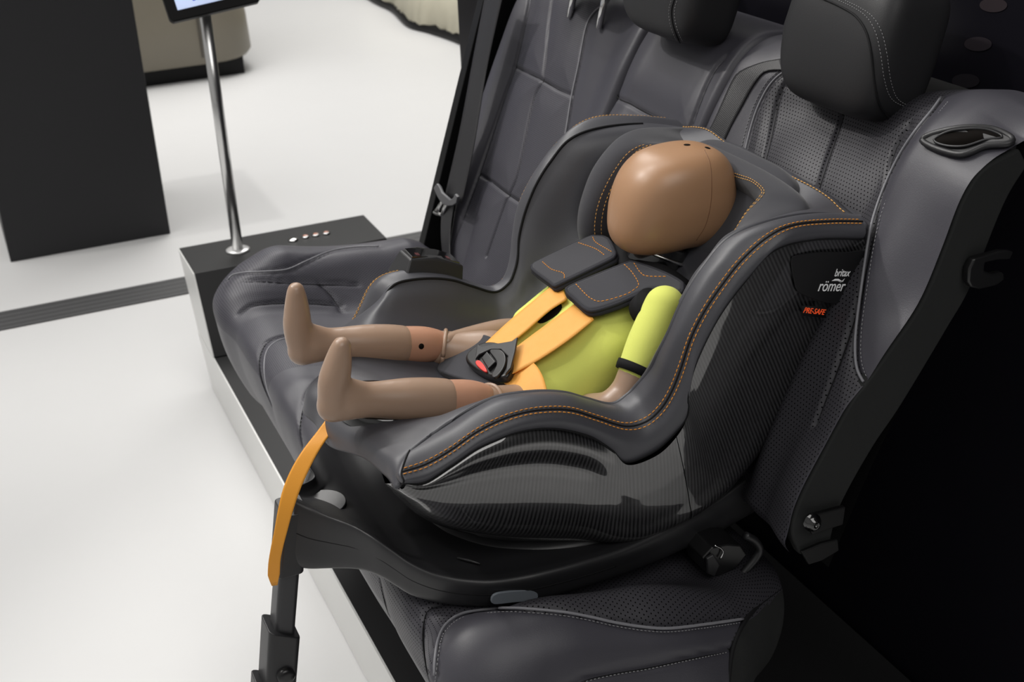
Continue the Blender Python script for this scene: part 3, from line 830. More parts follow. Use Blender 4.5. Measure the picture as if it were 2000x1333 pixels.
# ================================================================== child seat
seat = thing('child_car_seat', 'dark grey child car seat with orange stitching and glossy carbon shell strapped on the bench', 'child seat', (.66, YC, .65))
FARZ = .012                                   # the seat leans a touch, far rim a little higher
def near(px, off):
    return A3([onY(u, v, YC + off) for u, v in px])
FSH = .062 * (1 - smoothstep(0, 5.0, np.arange(22)))       # the far arm starts a little further back
FDZ = np.zeros(22); FDZ[:5] = (.050, .032, .017, .007, .002)
def far(P):
    P = A3(P).copy(); P[..., 1] = 2 * YC - P[..., 1]; P[..., 2] += FARZ
    if P.ndim == 2 and len(P) == 22: P[:, 0] += FSH; P[:, 2] -= FDZ
    return P
B_px = [(786, 922), (832, 907), (880, 880), (930, 845), (980, 820), (1030, 805), (1080, 800), (1120, 803), (1165, 817), (1220, 833), (1260, 825), (1290, 800), (1312, 765), (1330, 720), (1350, 660), (1375, 610), (1408, 560), (1450, 507), (1500, 463), (1550, 440), (1620, 433), (1685, 433)]
A_px = [(812, 868), (835, 851), (875, 828), (920, 800), (965, 778), (1010, 769), (1060, 765), (1105, 768), (1145, 779), (1195, 790), (1228, 770), (1250, 747), (1270, 722), (1286, 690), (1306, 650), (1325, 605), (1345, 565), (1375, 520), (1420, 468), (1485, 438), (1575, 420), (1668, 424)]
C_px = [(787, 945), (830, 941), (880, 910), (930, 877), (975, 857), (1012, 844), (1060, 837), (1105, 840), (1155, 854), (1195, 880), (1222, 904), (1275, 884), (1315, 850), (1341, 815), (1344, 775), (1352, 730), (1374, 675), (1407, 614), (1452, 553), (1510, 490), (1590, 468), (1684, 466)]
D_px = [(750, 945), (775, 972), (815, 1005), (860, 1028), (910, 1042), (960, 1052), (1010, 1058), (1060, 1061), (1110, 1060), (1160, 1054), (1210, 1045), (1260, 1028), (1310, 1008), (1350, 988), (1390, 962), (1425, 930), (1460, 890), (1500, 835), (1540, 765), (1585, 685), (1632, 600), (1692, 495)]
NS = len(B_px)
fl_ = smoothstep(9.5, 14.5, np.arange(NS)) * (1 - .35 * smoothstep(18.5, 21, np.arange(NS)))
oB, oA, oC = -.235 - .022 * fl_, -.19 - .030 * fl_, -.240 - .022 * fl_
def nearo(px, offs): return A3([onY(u, v, YC + o_) for (u, v), o_ in zip(px, offs)])
Bn = nearo(B_px, oB); An = nearo(A_px, oA); Cn = nearo(C_px, oC); Dn = near(D_px, -.165)
Dn[0] = near([(752, 945)], -.215)[0]; Dn[1] = near([(778, 972)], -.19)[0]; Dn[2] = near([(815, 1005)], -.175)[0]
# middle line of the liner: lip, pan, back
mid_k = A3([(.352, .838), (.362, .866), (.395, .882), (.43, .880), (.47, .868), (.51, .852), (.55, .835), (.59, .818), (.63, .803), (.67, .796), (.70, .800), (.725, .815), (.745, .833), (.77, .858), (.81, .90), (.85, .938), (.885, .968), (.92, .998), (.955, 1.027), (.985, 1.052), (1.012, 1.074), (1.040, 1.092)])
def midrow(off, lift=0.0):
    P = np.zeros((NS, 3)); P[:, 0] = mid_k[:, 0]; P[:, 2] = mid_k[:, 1] + lift; P[:, 1] = YC + off
    return P
# wall row between pan and rim
wk_ = (.42 - .10 * fl_)[:, None]
Wn = wk_ * An + (1 - wk_) * midrow(0); Wn[:, 1] = YC - .155 - .02 * fl_
R0n = .08 * An + .92 * midrow(0); R0n[:, 1] = YC - .115 - .02 * fl_
AWn = .8 * An + .2 * midrow(0); AWn[:, 1] = YC - .176 - .026 * fl_
lip = np.arange(NS)
for r, o_, k in ((Wn, -.205, .9), (R0n, -.145, .5), (AWn, -.236, 1.0)):
    # the front lip: walls fan out and sink to the lip
    for j, f in ((0, .97), (1, .6), (2, .3)):
        tgt = A3([.384 - .024 * (1 - k), YC + o_, .858 + .004 * k]) if j == 0 else (A3([.385, YC + o_, .885]) if j == 1 else A3([.415, YC + o_ * .98, .893]))
        r[j] = (1 - f) * r[j] + f * tgt
rows_liner = [An, AWn, Wn, R0n, midrow(-.06), midrow(0), midrow(.06), far(R0n), far(Wn), far(AWn), far(An)]
liner = Surf(rows_liner)
NL = 150
G = liner.at(np.linspace(0, 10, 90), np.linspace(0, NS - 1, NL))
bvh_liner = bvh_of(G.reshape(-1, 3), grid_faces(90, NL))
lin_o = patch('seat_liner', G, M['leather2'], seat, label='smooth leather inner of the bucket')
fix_normals(lin_o); thicken(lin_o, .006, 0)
# rolled rim, near and far: front cap + pad
def rim(side):
    f = (lambda P: P) if side < 0 else far
    Min = .5 * (An + Bn) + A3([0, 0, 0]); Min[:, 1] = YC - .214 - .027 * fl_
    # lift the crown a little out of the line between the edges
    tg = np.gradient(Bn, axis=0); tg[:, 1] = 0; tg /= np.linalg.norm(tg, axis=1, keepdims=True)
    nr = np.stack([-tg[:, 2], 0 * tg[:, 0], tg[:, 0]], axis=1)
    Min = Min + nr * .007
    BC = .5 * (Bn + Cn); BC[:, 1] = YC - .2445 - .022 * fl_
    Cin = Cn.copy(); Cin[:, 1] = YC - .228 - .02 * fl_
    Ain = .6 * An + .4 * AWn
    S = Surf([f(Ain), f(An), f(Min), f(Bn), f(BC), f(Cn), f(Cin)])
    return S
rims = {}
for side in (-1, 1):
    S = rim(side); rims[side] = S
    v = np.concatenate([np.linspace(0, 5, 44), [5.4, 5.7, 6.0]]); u = np.linspace(0, NS - 1, 260)
    G = S.at(v, u)
    # round front cap: draw the first columns together
    c0 = G[:, 0].mean(0) + A3([-.004, 0, -.004])
    cap = np.stack([c0 + (G[:, 0] - c0) * s for s in (.02, .5, .8, .95)], axis=1)
    cap[:, :, 0] -= A3([.010, .008, .005, .002])[None, :]
    G = np.concatenate([cap, G], axis=1)
    p = patch('rim_pad', G, M['leather2'], seat, label='near padded rim with double orange stitching' if side < 0 else 'far padded rim with dark piping')
    fix_normals(p)
    if side < 0:
        l0 = S.line(3.0, 0, NS - 1, 500)
        tube('seam', l0 + A3([0, .0002, 0]), .0014, M['seam'], p, 6)
        for v_ in (2.80, 3.22):
            stitches('stitching', S.line(v_, .02, NS - 1.02, 500) + A3([0, -.0006, .0006]), M['thread_o'], p, ln=.0050, gap=.0016, r=.00075)
        tube('edge_bead', S.line(5.0, 0, NS - 1, 400), .0018, M['seam'], p, 6)
    else:
        uu = np.linspace(0, NS - 2, 400)
        tube('piping', A3([S.at([.15 + .85 * float(smoothstep(0, 6.5, q_))], [q_])[0, 0] for q_ in uu]) + A3([-.0008, -.0030, .0026]), .0021, M['seam'], p, 6)
        for v_ in (2.72, 3.02): stitches('stitching', S.line(v_, 0, NS - 1, 500) + A3([0, .0004, .0008]), M['thread_y'], p, ln=.0042, gap=.0018, r=.0007)
    pipe_cap = S.at(np.linspace(.6, 5, 40), [0.0])[:, 0]
    tube('seam', pipe_cap + A3([-.0012, 0, 0]), .0012, M['seam'], p, 6)

# carbon shell panels
def shell(side):
    f = (lambda P: P) if side < 0 else far
    rr = []
    flat = smoothstep(7.6, 9.4, np.arange(NS))
    fs_ = smoothstep(8, 12.2, np.arange(NS)) * (1 - .35 * smoothstep(18.5, 21, np.arange(NS)))
    for k, y_, yf in ((.0, .2315, .2384), (.07, .2395, .2390), (.14, .2405, .2394), (.26, .2310, .2395), (.36, .2315, .239), (.60, .229, .236), (.82, .212, .226)):
        r = (1 - k) * Cn + k * Dn
        r[:, 1] = YC - (y_ * (1 - flat) + yf * flat) - .020 * fs_ * (1 - k)
        if k: r[0] = (1 - k) * Cn[0] + k * Dn[0] * [1, 1, 1]
        rr.append(f(r))
    return Surf(rr + [f(Dn)])
for side in (-1, 1):
    S = shell(side)
    for nm, u0, u1, lab in (('shell_front_panel', 0, 12.0, 'glossy carbon lower side panel'), ('shell_rear_panel', 12.04, NS - 1, 'glossy carbon back side panel')):
        G = S.at(np.linspace(0, 7, 64), np.linspace(u0, u1, 180))
        p = patch(nm, G, M['carbon'], seat, label=lab); fix_normals(p)
        if side < 0 and nm == 'shell_rear_panel': near_rear = p
    if side < 0: shell_n = S
# underside and back of the shell
G = np.stack([Dn + A3([0, 0, 0]), *[(1 - k) * Dn + k * far(Dn) + A3([.012, 0, -.010]) * (1 - abs(2 * k - 1)) for k in (.12, .3, .5, .7, .88)], far(Dn)])
under = patch('shell_underside', Surf(G).at(np.linspace(0, 6, 24), np.linspace(0, NS - 1, 90)), M['plastic_d'], seat); fix_normals(under)
T_ = liner.at(np.linspace(0, 10, 60), [0.0])[:, 0] + A3([.006, 0, -.002])
kk = np.linspace(0, 1, 60)[:, None]
B_ = (1 - kk) * Dn[1] + kk * far(Dn)[1] + A3([-.012, 0, 0]) * (1 - (2 * kk - 1) ** 2)
fix_normals(patch('front_skirt', np.stack([T_, .5 * T_ + .5 * B_, B_]), M['plastic_d'], seat))
# padded roll along the top of the back
mr = midrow(0)[-1]
rp = [.5 * (An[-1] + Bn[-1]), An[-1], mr + A3([0, -.09, -.004]), mr + A3([0, 0, 0]), mr + A3([0, .09, .002]), far(An[-1]), .5 * (far(Bn[-1]) + far(An[-1]))]
rp = cr(A3(rp) + A3([.006, 0, -.014]), 60); rp[:, 0] = np.maximum(rp[:, 0], 1.036)
tube('back_roll', rp, .0145 * np.minimum(1, np.minimum(np.arange(60) + 1, 60 - np.arange(60)) / 6.0) ** .5, M['leather2'], seat, 16)
bl = liner.at(np.linspace(.3, 9.7, 120), [NS - 1.15])[:, 0]
stitches('stitching', bl + A3([-.001, 0, .0042]), M['thread_y'], lin_o, ln=.005, gap=.002, r=.0009)

# logo plate and lettering on the near rear panel
pla = [(1545, 502), (1560, 497), (1600, 492), (1650, 492), (1692, 494), (1690, 560), (1660, 588), (1620, 592), (1585, 583), (1556, 568), (1549, 545), (1544, 520)]
yl = YC - .2560
lp_ = cr([onY(*p, yl) for p in pla], 48, True)
plate = slab('logo_plate', lp_, A3([0, -1, 0]), .002, mat('matt_black_plate', '141416', .5, spec=.3), seat, bevel=.001)
def text(name, body, p_px, right_px, size_px, m, parent, y, shear=.12, sx=1.0):
    cu = bpy.data.curves.new(name, 'FONT'); cu.body = body; cu.extrude = .0003; cu.shear = shear; cu.size = 1.0
    o = bpy.data.objects.new(name, cu); COL.objects.link(o)
    bpy.context.view_layer.update()
    me = bpy.data.meshes.new_from_object(o.evaluated_get(bpy.context.evaluated_depsgraph_get()))
    bpy.data.objects.remove(o)
    Vv = A3([v.co for v in me.vertices]); Ff = [tuple(p.vertices) for p in me.polygons]
    p0, p1 = onY(*p_px, y), onY(*right_px, y)
    e1 = p1 - p0; e1 /= np.linalg.norm(e1); e2 = np.cross(A3([0, -1, 0]), e1); e2 = e2 if e2[2] > 0 else -e2
    s = size_px * np.linalg.norm(p1 - p0) / np.hypot(right_px[0] - p_px[0], right_px[1] - p_px[1])
    W = p0 + np.outer(Vv[:, 0] * s * sx, e1) + np.outer(Vv[:, 1] * s, e2) + np.outer(Vv[:, 2] * 1.0, A3([0, -1, 0]))
    bpy.data.meshes.remove(me)
    return mesh(name, W, Ff, m, parent, smooth=False)
yt = yl - .0024
text('lettering', 'britax', (1629, 540), (1659, 540), 17.5, M['letter'], plate, yt, .16, .70)
text('lettering', 'römer', (1596, 569), (1646, 569), 26, M['letter'], plate, yt, .16, .76)
wave = [(1624, 549), (1631, 545), (1638, 545), (1644, 549), (1650, 544), (1646, 551), (1641, 552), (1636, 549), (1630, 549)]
slab('wave_mark', [onY(*p, yt) for p in wave], A3([0, -1, 0]), .0003, M['letter'], plate, bevel=None)
lab = slab('safety_label', [onY(*p, yl - .0005) for p in [(1565, 597), (1612, 600), (1612, 621), (1568, 617)]], A3([0, -1, 0]), .001, M['seam'], seat, bevel=None)
text('lettering', 'PRE-SAFE', (1568, 611), (1610, 615.5), 12.5, M['letter_o'], lab, yl - .0018, .2, .82)

# head restraint insert (suede): two wings and a back pad
I_px = [(1400, 335), (1441, 352), (1470, 361), (1488, 378), (1480, 392), (1457, 420), (1437, 455), (1421, 490), (1397, 540), (1371, 580), (1345, 612)]
O_px = [(1385, 285), (1430, 305), (1500, 340), (1560, 382), (1567, 414), (1525, 428), (1485, 441), (1424, 464), (1388, 503), (1358, 540), (1332, 590)]
In = np.vstack([[onX(*p, x) for p, x in zip(I_px[:4], (.975, .97, .965, .96))], near(I_px[4:], -.126)])
On = np.vstack([[onX(*p, x) for p, x in zip(O_px[:4], (1.0, 1.0, 1.0, .985))], near(O_px[4:], -.196)])
mI = .5 * (In + On) + A3([-.007, 0, .006])
deepI = In + A3([.012, .004, -.03]); deepI2 = In + A3([.03, .008, -.09]); deepO = On + A3([.02, 0, -.03])
S = Surf([deepI2, deepI, In, mI, On, deepO])
G = S.at(np.linspace(0, 5, 50), np.linspace(0, len(I_px) - 1, 110))
hw = patch('headrest_wing', G, M['suede'], seat, label='near suede head wing'); fix_normals(hw); thicken(hw, .004, 0)
for v_ in (2.12, 2.32): stitches('stitching', S.line(v_, 0, 10, 300) + A3([-.0020, -.0005, .0026]), M['thread_y'], hw, ln=.0042, gap=.002, r=.00065)
tube('seam', S.line(2.22, 0, 10, 200) + A3([-.0002, 0, .0003]), .001, M['seam'], hw, 6)
Ff_px = [(1150, 505), (1133, 462), (1132, 422), (1142, 380), (1160, 336), (1188, 297), (1216, 273), (1250, 263), (1300, 266), (1360, 283)]
Sf_px = [(1172, 500), (1160, 460), (1161, 422), (1171, 385), (1190, 345), (1215, 308), (1236, 290), (1263, 281), (1305, 285), (1360, 300)]
Fn = near(Ff_px, .150); Sn = near(Sf_px, .120)
Gn = Sn + A3([.06, -.02, -.005]); Hn = Sn + A3([.11, -.035, -.02]); On2 = Fn + A3([.02, .02, .0]); On3 = Fn + A3([.07, .03, -.01])
S = Surf([Hn, Gn, Sn, Fn, On2, On3])
G = S.at(np.linspace(0, 5, 44), np.linspace(0, 9, 90))
hw2 = patch('headrest_wing', G, M['suede'], seat, label='far suede head wing'); fix_normals(hw2); thicken(hw2, .004, 0)
for v_ in (1.93, 1.75): stitches('stitching', S.line(v_, 0, 9, 300) + A3([-.0026, -.0022, .0008]), M['thread_y'], hw2, ln=.0042, gap=.002, r=.00065)
bk = superell('headrest_back', (.978, YC, 1.035), ((.66, 0, .75), (0, 1, 0), (-.75, 0, .66)), (.085, .135, .028), .5, .5, M['suede'], seat, 48, 32)

# pan front: carbon oval and its chrome catch
def on_liner(px, lift=0): 
    P, n = trace(bvh_liner, [px], lift, dense=False); return (P[0], n[0]) if len(P) else (None, None)
oc, on_ = on_liner((742, 790), 0)
if oc is not None:
    n_ = on_ / np.linalg.norm(on_); t1 = A3([0, 1, 0]); t1 = t1 - n_ * (t1 @ n_); t1 /= np.linalg.norm(t1); t2 = np.cross(n_, t1)
    def oval(r_, k_): return A3([oc + t1 * .066 * r_ * math.cos(a) + t2 * .056 * r_ * math.sin(a) + n_ * k_ for a in np.linspace(0, 2 * math.pi, 57)[:-1]])
    rows_ = [oval(1.0, -.012), oval(1.0, .003), oval(.985, .0062), oval(.95, .0078), oval(.86, .0080), oval(.80, .0074), oval(.78, .0062)]
    ov = fix_normals(mesh('adjuster_cover', A3(rows_).reshape(-1, 3), grid_faces(len(rows_), 56, True), M['gloss'], seat, label='glossy black oval cover at the front of the seat'))
    rows_ = [oval(.79, .0064), oval(.6, .0084), oval(.3, .0098), oval(.02, .0102)]
    Gv = A3(rows_).reshape(-1, 3)
    fix_normals(mesh('carbon_disc', Gv, grid_faces(4, 56, True) + [tuple(3 * 56 + k for k in range(56))], M['carbon'], ov, uv=Gv[:, :2]))

# ---------------------------------------------------------------- isofix base
bt = [((575, 985), -.050), ((606, 1000), -.060), ((640, 1016), -.078), ((690, 1034), -.108), ((735, 1060), -.142), ((770, 1084), -.163), ((800, 1105), -.180), ((840, 1124), -.200), ((880, 1134), -.216), ((920, 1139), -.228), ((960, 1140), -.237), ((1010, 1134), -.242), ((1060, 1124), -.246), ((1130, 1106), -.246), ((1200, 1085), -.242), ((1260, 1060), -.236), ((1320, 1030), -.228), ((1400, 985), -.212), ((1470, 935), -.195)]
bb = [(566, 1098), (600, 1108), (650, 1108), (700, 1110), (740, 1122), (775, 1143), (805, 1161), (845, 1173), (885, 1180), (925, 1182), (965, 1180), (1010, 1175), (1060, 1167), (1130, 1148), (1200, 1125), (1260, 1103), (1320, 1078), (1400, 1040), (1470, 1000)]
Tn = A3([onY(p[0], p[1], YC + o_) for p, o_ in bt]); Ln = A3([onY(p[0], p[1], YC + o_ * .97) for p, (_, o_) in zip(bb, bt)])
Sm = .55 * Tn + .45 * Ln; Sm[:, 1] -= .003
inn = Tn.copy(); inn[:, 1] += .012; inn[:, 2] += .0015
inn2 = Tn.copy(); inn2[:, 1] = YC - np.maximum(.02, (YC - Tn[:, 1]) - .06); inn2[:, 2] -= .006
ctr = Tn.copy(); ctr[:, 1] = YC; ctr[:, 2] -= .010
def fb(P):
    P = A3(P).copy(); P[:, 1] = 2 * YC - P[:, 1]; k = np.exp(-np.arange(len(P)) / 2.5); P[:, 0] += .045 * k; P[:, 2] -= .006 * k; return P
rows = [Ln + A3([0, .03, -.002]), Ln, Sm, Tn, inn, inn2, ctr, fb(inn2), fb(inn), fb(Tn), fb(Sm), fb(Ln), fb(Ln + A3([0, .03, -.002]))]
S = Surf(rows); nb = len(bt)
G = S.at(np.concatenate([np.linspace(0, 3, 26), np.linspace(3.05, 9, 50), np.linspace(9.05, 12, 24)]), np.linspace(0, nb - 1, 130))
bs = patch('isofix_base', G, M['plastic'], seat, label='black plastic vehicle base'); fix_normals(bs); thicken(bs, .003, 0)
ce = S.at(np.linspace(0, 12, 60), [0.0])[:, 0]
fix_normals(mesh('front_cap', np.vstack([ce, ce.mean(0)[None]]), [(i_, (i_ + 1) % 60, 60) for i_ in range(60)], M['plastic'], bs, smooth=False))
tube('seam', S.line(2.0, 0, nb - 5, 200) + A3([0, -.0010, 0]), .0011, M['seam'], bs, 6)
# front nose block, with the leg bracket
c0 = Tn[0]
ltop = A3([c0[0] - .004, YC - .022, c0[2] + .012])
def lobe(cx, cy, z, hx_, hy_): return [(cx - hx_, cy - hy_, z), (cx + hx_, cy - hy_, z), (cx + hx_, cy + hy_, z), (cx - hx_, cy + hy_, z)]
leg_d = onY(545, 1333, YC - .03) - onY(563, 1100, YC - .03); leg_d /= np.linalg.norm(leg_d)
lt_ = onY(566, 1030, YC - .030)
def leg_sec(c, hx_, hy_, r=.006, n=4):
    pts = []
    for sx_, sy_, a0 in ((1, 1, 0), (-1, 1, 90), (-1, -1, 180), (1, -1, 270)):
        for k in range(n):
            a = math.radians(a0 + 90 * k / (n - 1)); pts.append((c[0] + sx_ * (hx_ - r) + r * math.cos(a), c[1] + sy_ * (hy_ - r) + r * math.sin(a), c[2]))
    return A3(pts)
def leg_piece(name, d0, d1, hx_, hy_, m, r=.006, parent=seat, dx=0, slope=0, bevel=.002):
    a, b = lt_ + leg_d * d0 + A3([dx, 0, 0]), lt_ + leg_d * d1 + A3([dx, 0, 0])
    P, Q = leg_sec(b, hx_, hy_, r), leg_sec(a, hx_, hy_, r)
    Q[:, 2] -= slope * (Q[:, 0] - a[0] - hx_)
    return fix_normals(mesh(name, *prism_geo(P, Q), m, parent, bevel=bevel))
bracket = leg_piece('leg_bracket', -.034, .062, .0175, .026, M['plastic'], .006)
leg = leg_piece('support_leg', .0, .40, .0145, .0185, mat('anodised_leg', '3A3A3C', .38, metal=.3, bump=(900, .03)), .007)
floor_d = (lt_[2] - .0) / -leg_d[2]
slv = leg_piece('leg_sleeve', .168, .50, .021, .026, M['plastic'], .008, slope=.55)
lower = leg_piece('lower_sleeve', .262, floor_d - .03, .026, .024, M['plastic'], .008, dx=-.004, slope=.55)
leg_piece('foot', floor_d - .035, floor_d - .001, .045, .04, M['plastic_d'], .012)
kc = lt_ + leg_d * .222 + A3([.002, -.0262, 0])
mesh('release_button', *ydisc(kc, [(.013, -.004), (.013, .004), (.010, .0075), (.003, .008)], 28), M['plastic_d'], slv)
pc = lt_ + leg_d * .215
for k, dy in enumerate((-.010, .010)):
    q = pc + A3([-.0213, dy, 0]) + leg_d * (.004 if k else 0)
    slab('pictogram', [q + A3([0, -.006, .010]), q + A3([0, .006, .010]), q + A3([0, .006, .009]), q + A3([0, -.005, .009]), q + A3([0, -.005, -.010]), q + A3([0, -.006, -.010])], A3([-1, 0, 0]), .0003, M['letter'], slv, bevel=None)
    slab('pictogram', [q + A3([0, -.002, .005]), q + A3([0, .002, .006]), q + A3([0, .004, -.001]), q + A3([0, .001, -.003]), q + A3([0, .003, -.009]), q + A3([0, -.001, -.004]), q + A3([0, -.003, -.001])], A3([-1, 0, 0]), .0003, M['letter'], slv, bevel=None)
hd_c = onY(628, 985, YC - .02)
slab('hinge_disc', [hd_c + A3([.034 * math.cos(a), .034 * math.sin(a), -.006]) for a in np.linspace(0, 2 * math.pi, 41)[:-1]], A3([0, 0, 1]), .008, M['plastic_d'], seat, bevel=.0015)
tube('slot', [onZ(893, 1090, .690), onZ(915, 1095, .689), onZ(938, 1102, .689)], A3([.0012, .0024, .0012]), M['plastic'], bs, 6)
# grey indicator window on the near flank
gw = [onY(u, v, YC - .2415) for u, v in [(958, 1166), (966, 1158), (985, 1154), (1020, 1151), (1042, 1151), (1048, 1157), (1047, 1168), (1030, 1172), (1000, 1175), (962, 1178)]]
slab('release_key', cr(gw, 40, True), A3([0, -1, 0]), .004, M['plastic_g'], bs, bevel=.0012)
# turntable under the shell
tt = mesh('turntable', *lathe_geo((.665, YC, .652), [(.200, 0), (.206, .02), (.200, .030), (.17, .034), (.12, .036)], 72), M['plastic'], seat)
# rear tower behind the shell
tp = [(1392, 962), (1440, 905), (1490, 850), (1540, 770), (1600, 660), (1650, 570), (1690, 500), (1712, 520), (1690, 600), (1640, 720), (1560, 860), (1500, 940), (1480, 968), (1420, 978)]
slab('rear_tower', [onY(*p, YC - .150) for p in tp], A3([0, 1, 0]), .30, M['plastic_d'], seat, bevel=.01, label='dark plastic rebound frame behind the shell')
# isofix connector and handle loop
yk = YC - .262
slab('isofix_connector', [onY(*p, yk) for p in [(1372, 1092), (1392, 1070), (1420, 1064), (1448, 1066), (1460, 1084), (1440, 1110), (1404, 1128), (1380, 1122)]], A3([0, 1, 0]), .05, M['plastic_d'], seat, bevel=.003)
slab('connector_lever', [onY(*p, yk - .002) for p in [(1376, 1088), (1390, 1080), (1402, 1100), (1392, 1124), (1378, 1118)]], A3([0, -1, 0]), .006, M['plastic'], seat, bevel=.002)
tube('connector_handle', cr([onY(*p, yk - .004) for p in [(1456, 1046), (1474, 1056), (1484, 1072), (1478, 1088), (1462, 1108), (1450, 1122)]], 24), .0055, M['plastic'], seat, 10)
tube('connector_clip', cr([onY(*p, yk - .004) for p in [(1396, 1066), (1408, 1072), (1412, 1080), (1406, 1093)]], 12), .0014, M['chrome'], seat, 6)

# ================================================================== crash test dummy
dm = thing('crash_test_dummy', 'toddler crash test dummy in yellow-green suit sitting in the child car seat', 'crash test dummy', (.66, YC, .80))
hc = A3([.893, YC, 1.064])
def hwarp(p):
    # p: 0 = front-back (front positive), 1 = side, 2 = up
    f, s_, u = p / A3([.091, .070, .072])
    p = p.copy()
    if f > 0: p[0] += -.017 * u * f - .004 * f * max(0, u) ** 2
    p[1] *= 1 - .12 * max(0, -u) - .07 * max(0, f) - .05 * max(0, u)
    if u < 0: p[2] *= 1 + .16 * max(0, -f) + .04 * max(0, f); p[0] *= 1 + .05 * max(0, -f) * max(0, -u)
    p[0] *= 1 - .05 * max(0, u)
    return p
ht = math.radians(3)
hd = superell('head', hc, ((-math.cos(ht), 0, -math.sin(ht)), (0, 1, 0), (-math.sin(ht), 0, math.cos(ht))), (.091, .070, .072), .66, .80, M['head'], dm, 96, 64, hwarp)
Vh = A3([v.co for v in hd.data.vertices]) + origin(dm); bvh_h = bvh_of(Vh, [tuple(p.vertices) for p in hd.data.polygons])
for px, r in (((1342, 283), .0048), ((1382, 289), .0042), ((1312, 273), .0045)):
    P, n = trace(bvh_h, [px], 0, dense=False)
    if len(P):
        n_ = n[0]; t1 = np.cross(n_, A3([0, 1, 0])); t1 /= np.linalg.norm(t1); t2 = np.cross(n_, t1)
        lo_ = [P[0] + t1 * r * math.cos(a) + t2 * r * math.sin(a) - n_ * .0040 for a in np.linspace(0, 2 * math.pi, 17)[:-1]]
        slab('screw_hole', lo_, n_, .0041, M['hole'], hd, bevel=None)
sm = trace(bvh_h, [(1376, 293), (1387, 320), (1390, 360), (1388, 400), (1378, 440), (1360, 470)], -.0003)[0]
if len(sm) > 4: tube('mould_seam', sm, .0007, mat('mould_line', '7A5439', .5), hd, 5)
tube('neck', cr([(.845, YC, .945), (.868, YC, .975), (.882, YC, 1.0)], 12), .040, M['gloss'], dm, 24)
ring = [(.872 + .043 * math.cos(a) * .9, YC + .043 * math.sin(a), .984 - .02 * math.cos(a)) for a in np.linspace(0, 2 * math.pi, 41)]
tube('neck_ring', ring, .0025, M['steel'], dm, 8)
tube('collar', cr([(.865, YC - .085, .955), (.845, YC - .055, .972), (.828, YC, .968), (.845, YC + .055, .972), (.868, YC + .085, .958)], 24), .017, M['trim'], dm, 12)
# torso
tp0 = A3([.614, YC, .869]); td = A3([.907, 0, .422]); tn = A3([-.422, 0, .907])
secs_t = [(-.04, .080, .045, .045), (-.02, .097, .058, .030), (.02, .100, .064, .018), (.08, .094, .066, .022), (.14, .098, .066, .018), (.19, .104, .062, .020), (.22, .098, .052, .030), (.245, .075, .036, .044), (.26, .045, .022, .055)]
rws = []
for t_, w_, h_, dpt in secs_t:
    c = tp0 + td * t_ - tn * (dpt + h_ * .72)
    rws.append([c + A3([0, 1, 0]) * w_ * np.sign(math.cos(a)) * abs(math.cos(a)) ** .8 + tn * h_ * np.sign(math.sin(a)) * abs(math.sin(a)) ** .8 for a in np.linspace(0, 2 * math.pi, 49)[:-1]])
G = A3(rws); G = crp(G, np.linspace(0, len(rws) - 1, 60))
F_ = grid_faces(60, 48, True) + [tuple(range(48)), tuple(59 * 48 + k for k in range(48))]
ts_ = fix_normals(mesh('torso_suit', G.reshape(-1, 3), F_, M['suit'], dm, label='yellow-green fabric suit'))
bvh_t = bvh_of(G.reshape(-1, 3), F_)
for spx in ([(1062, 610), (1075, 596), (1092, 592), (1098, 602), (1085, 618), (1060, 632), (1050, 628)], [(1052, 690), (1062, 682), (1070, 684), (1064, 694), (1054, 698)], [(1246, 664), (1252, 652), (1258, 658), (1250, 672), (1243, 676)]):
    P, n = trace(bvh_t, spx, .0004, dense=False)
    if len(P) >= 5:
        nm_ = n.mean(0); nm_ /= np.linalg.norm(nm_)
        slab('suit_opening', cr(P, 24, True), nm_, .0012, M['hole'], ts_, bevel=None)
# legs
def leg_geo(s, toe, heel, ank, knee, y):
    toe, heel, ank, knee = [onY(*p, y) for p in (toe, heel, ank, knee)]
    ax = knee - ank; L = np.linalg.norm(ax); ax /= L
    upv = toe - heel; upv -= ax * (upv @ ax); upv /= np.linalg.norm(upv)
    return toe, heel, ank, knee, ax, upv, L
def leg_build(toe, heel, ank, knee, y, yk):
    toe_, heel_, ank_, knee_ = [onY(*p, yy) for p, yy in ((toe, y), (heel, y), (ank, y), (knee, yk))]
    ax = knee_ - ank_; L = np.linalg.norm(ax); ax /= L
    shin = [(ank_ - ax * .012, .0225), (ank_ + ax * .02, .0235), (ank_ + ax * L * .4, .0285), (ank_ + ax * L * .60, .0295), (ank_ + ax * L * .72, .0285)]
    foot = [(heel_ + ax * .006, .0205), (.62 * heel_ + .38 * toe_, .0205), (.35 * heel_ + .65 * toe_, .0185), (.12 * heel_ + .88 * toe_, .0150), (toe_, .0125)]
    br = [(heel_ + ax * .004, .0205), (ank_ + ax * .012, .0225)]
    br2 = [(.70 * heel_ + .30 * toe_ + ax * .006, .017), (ank_ + ax * .012, .0215)]
    o = blob('lower_leg', [([p for p, _ in c], [r for _, r in c]) for c in (shin, foot, br, br2)], .0032, M['skin'], dm, 10)
    kc_ = ank_ + ax * L
    cap = blob('knee_cap', [([ank_ + ax * L * .70, kc_ - ax * .012, kc_ + ax * .008], [.0268, .0272, .0235])], .003, M['knee'], dm, 6)
    return ank_, kc_, ax, cap
an_n, kn_n, ax_n, cap_n = leg_build((667, 676), (643, 794), (702, 781), (926, 782), YC - .105, YC - .105)
an_f, kn_f, ax_f, cap_f = leg_build((578, 568), (584, 686), (628, 672), (838, 674), YC + .105, YC + .105)
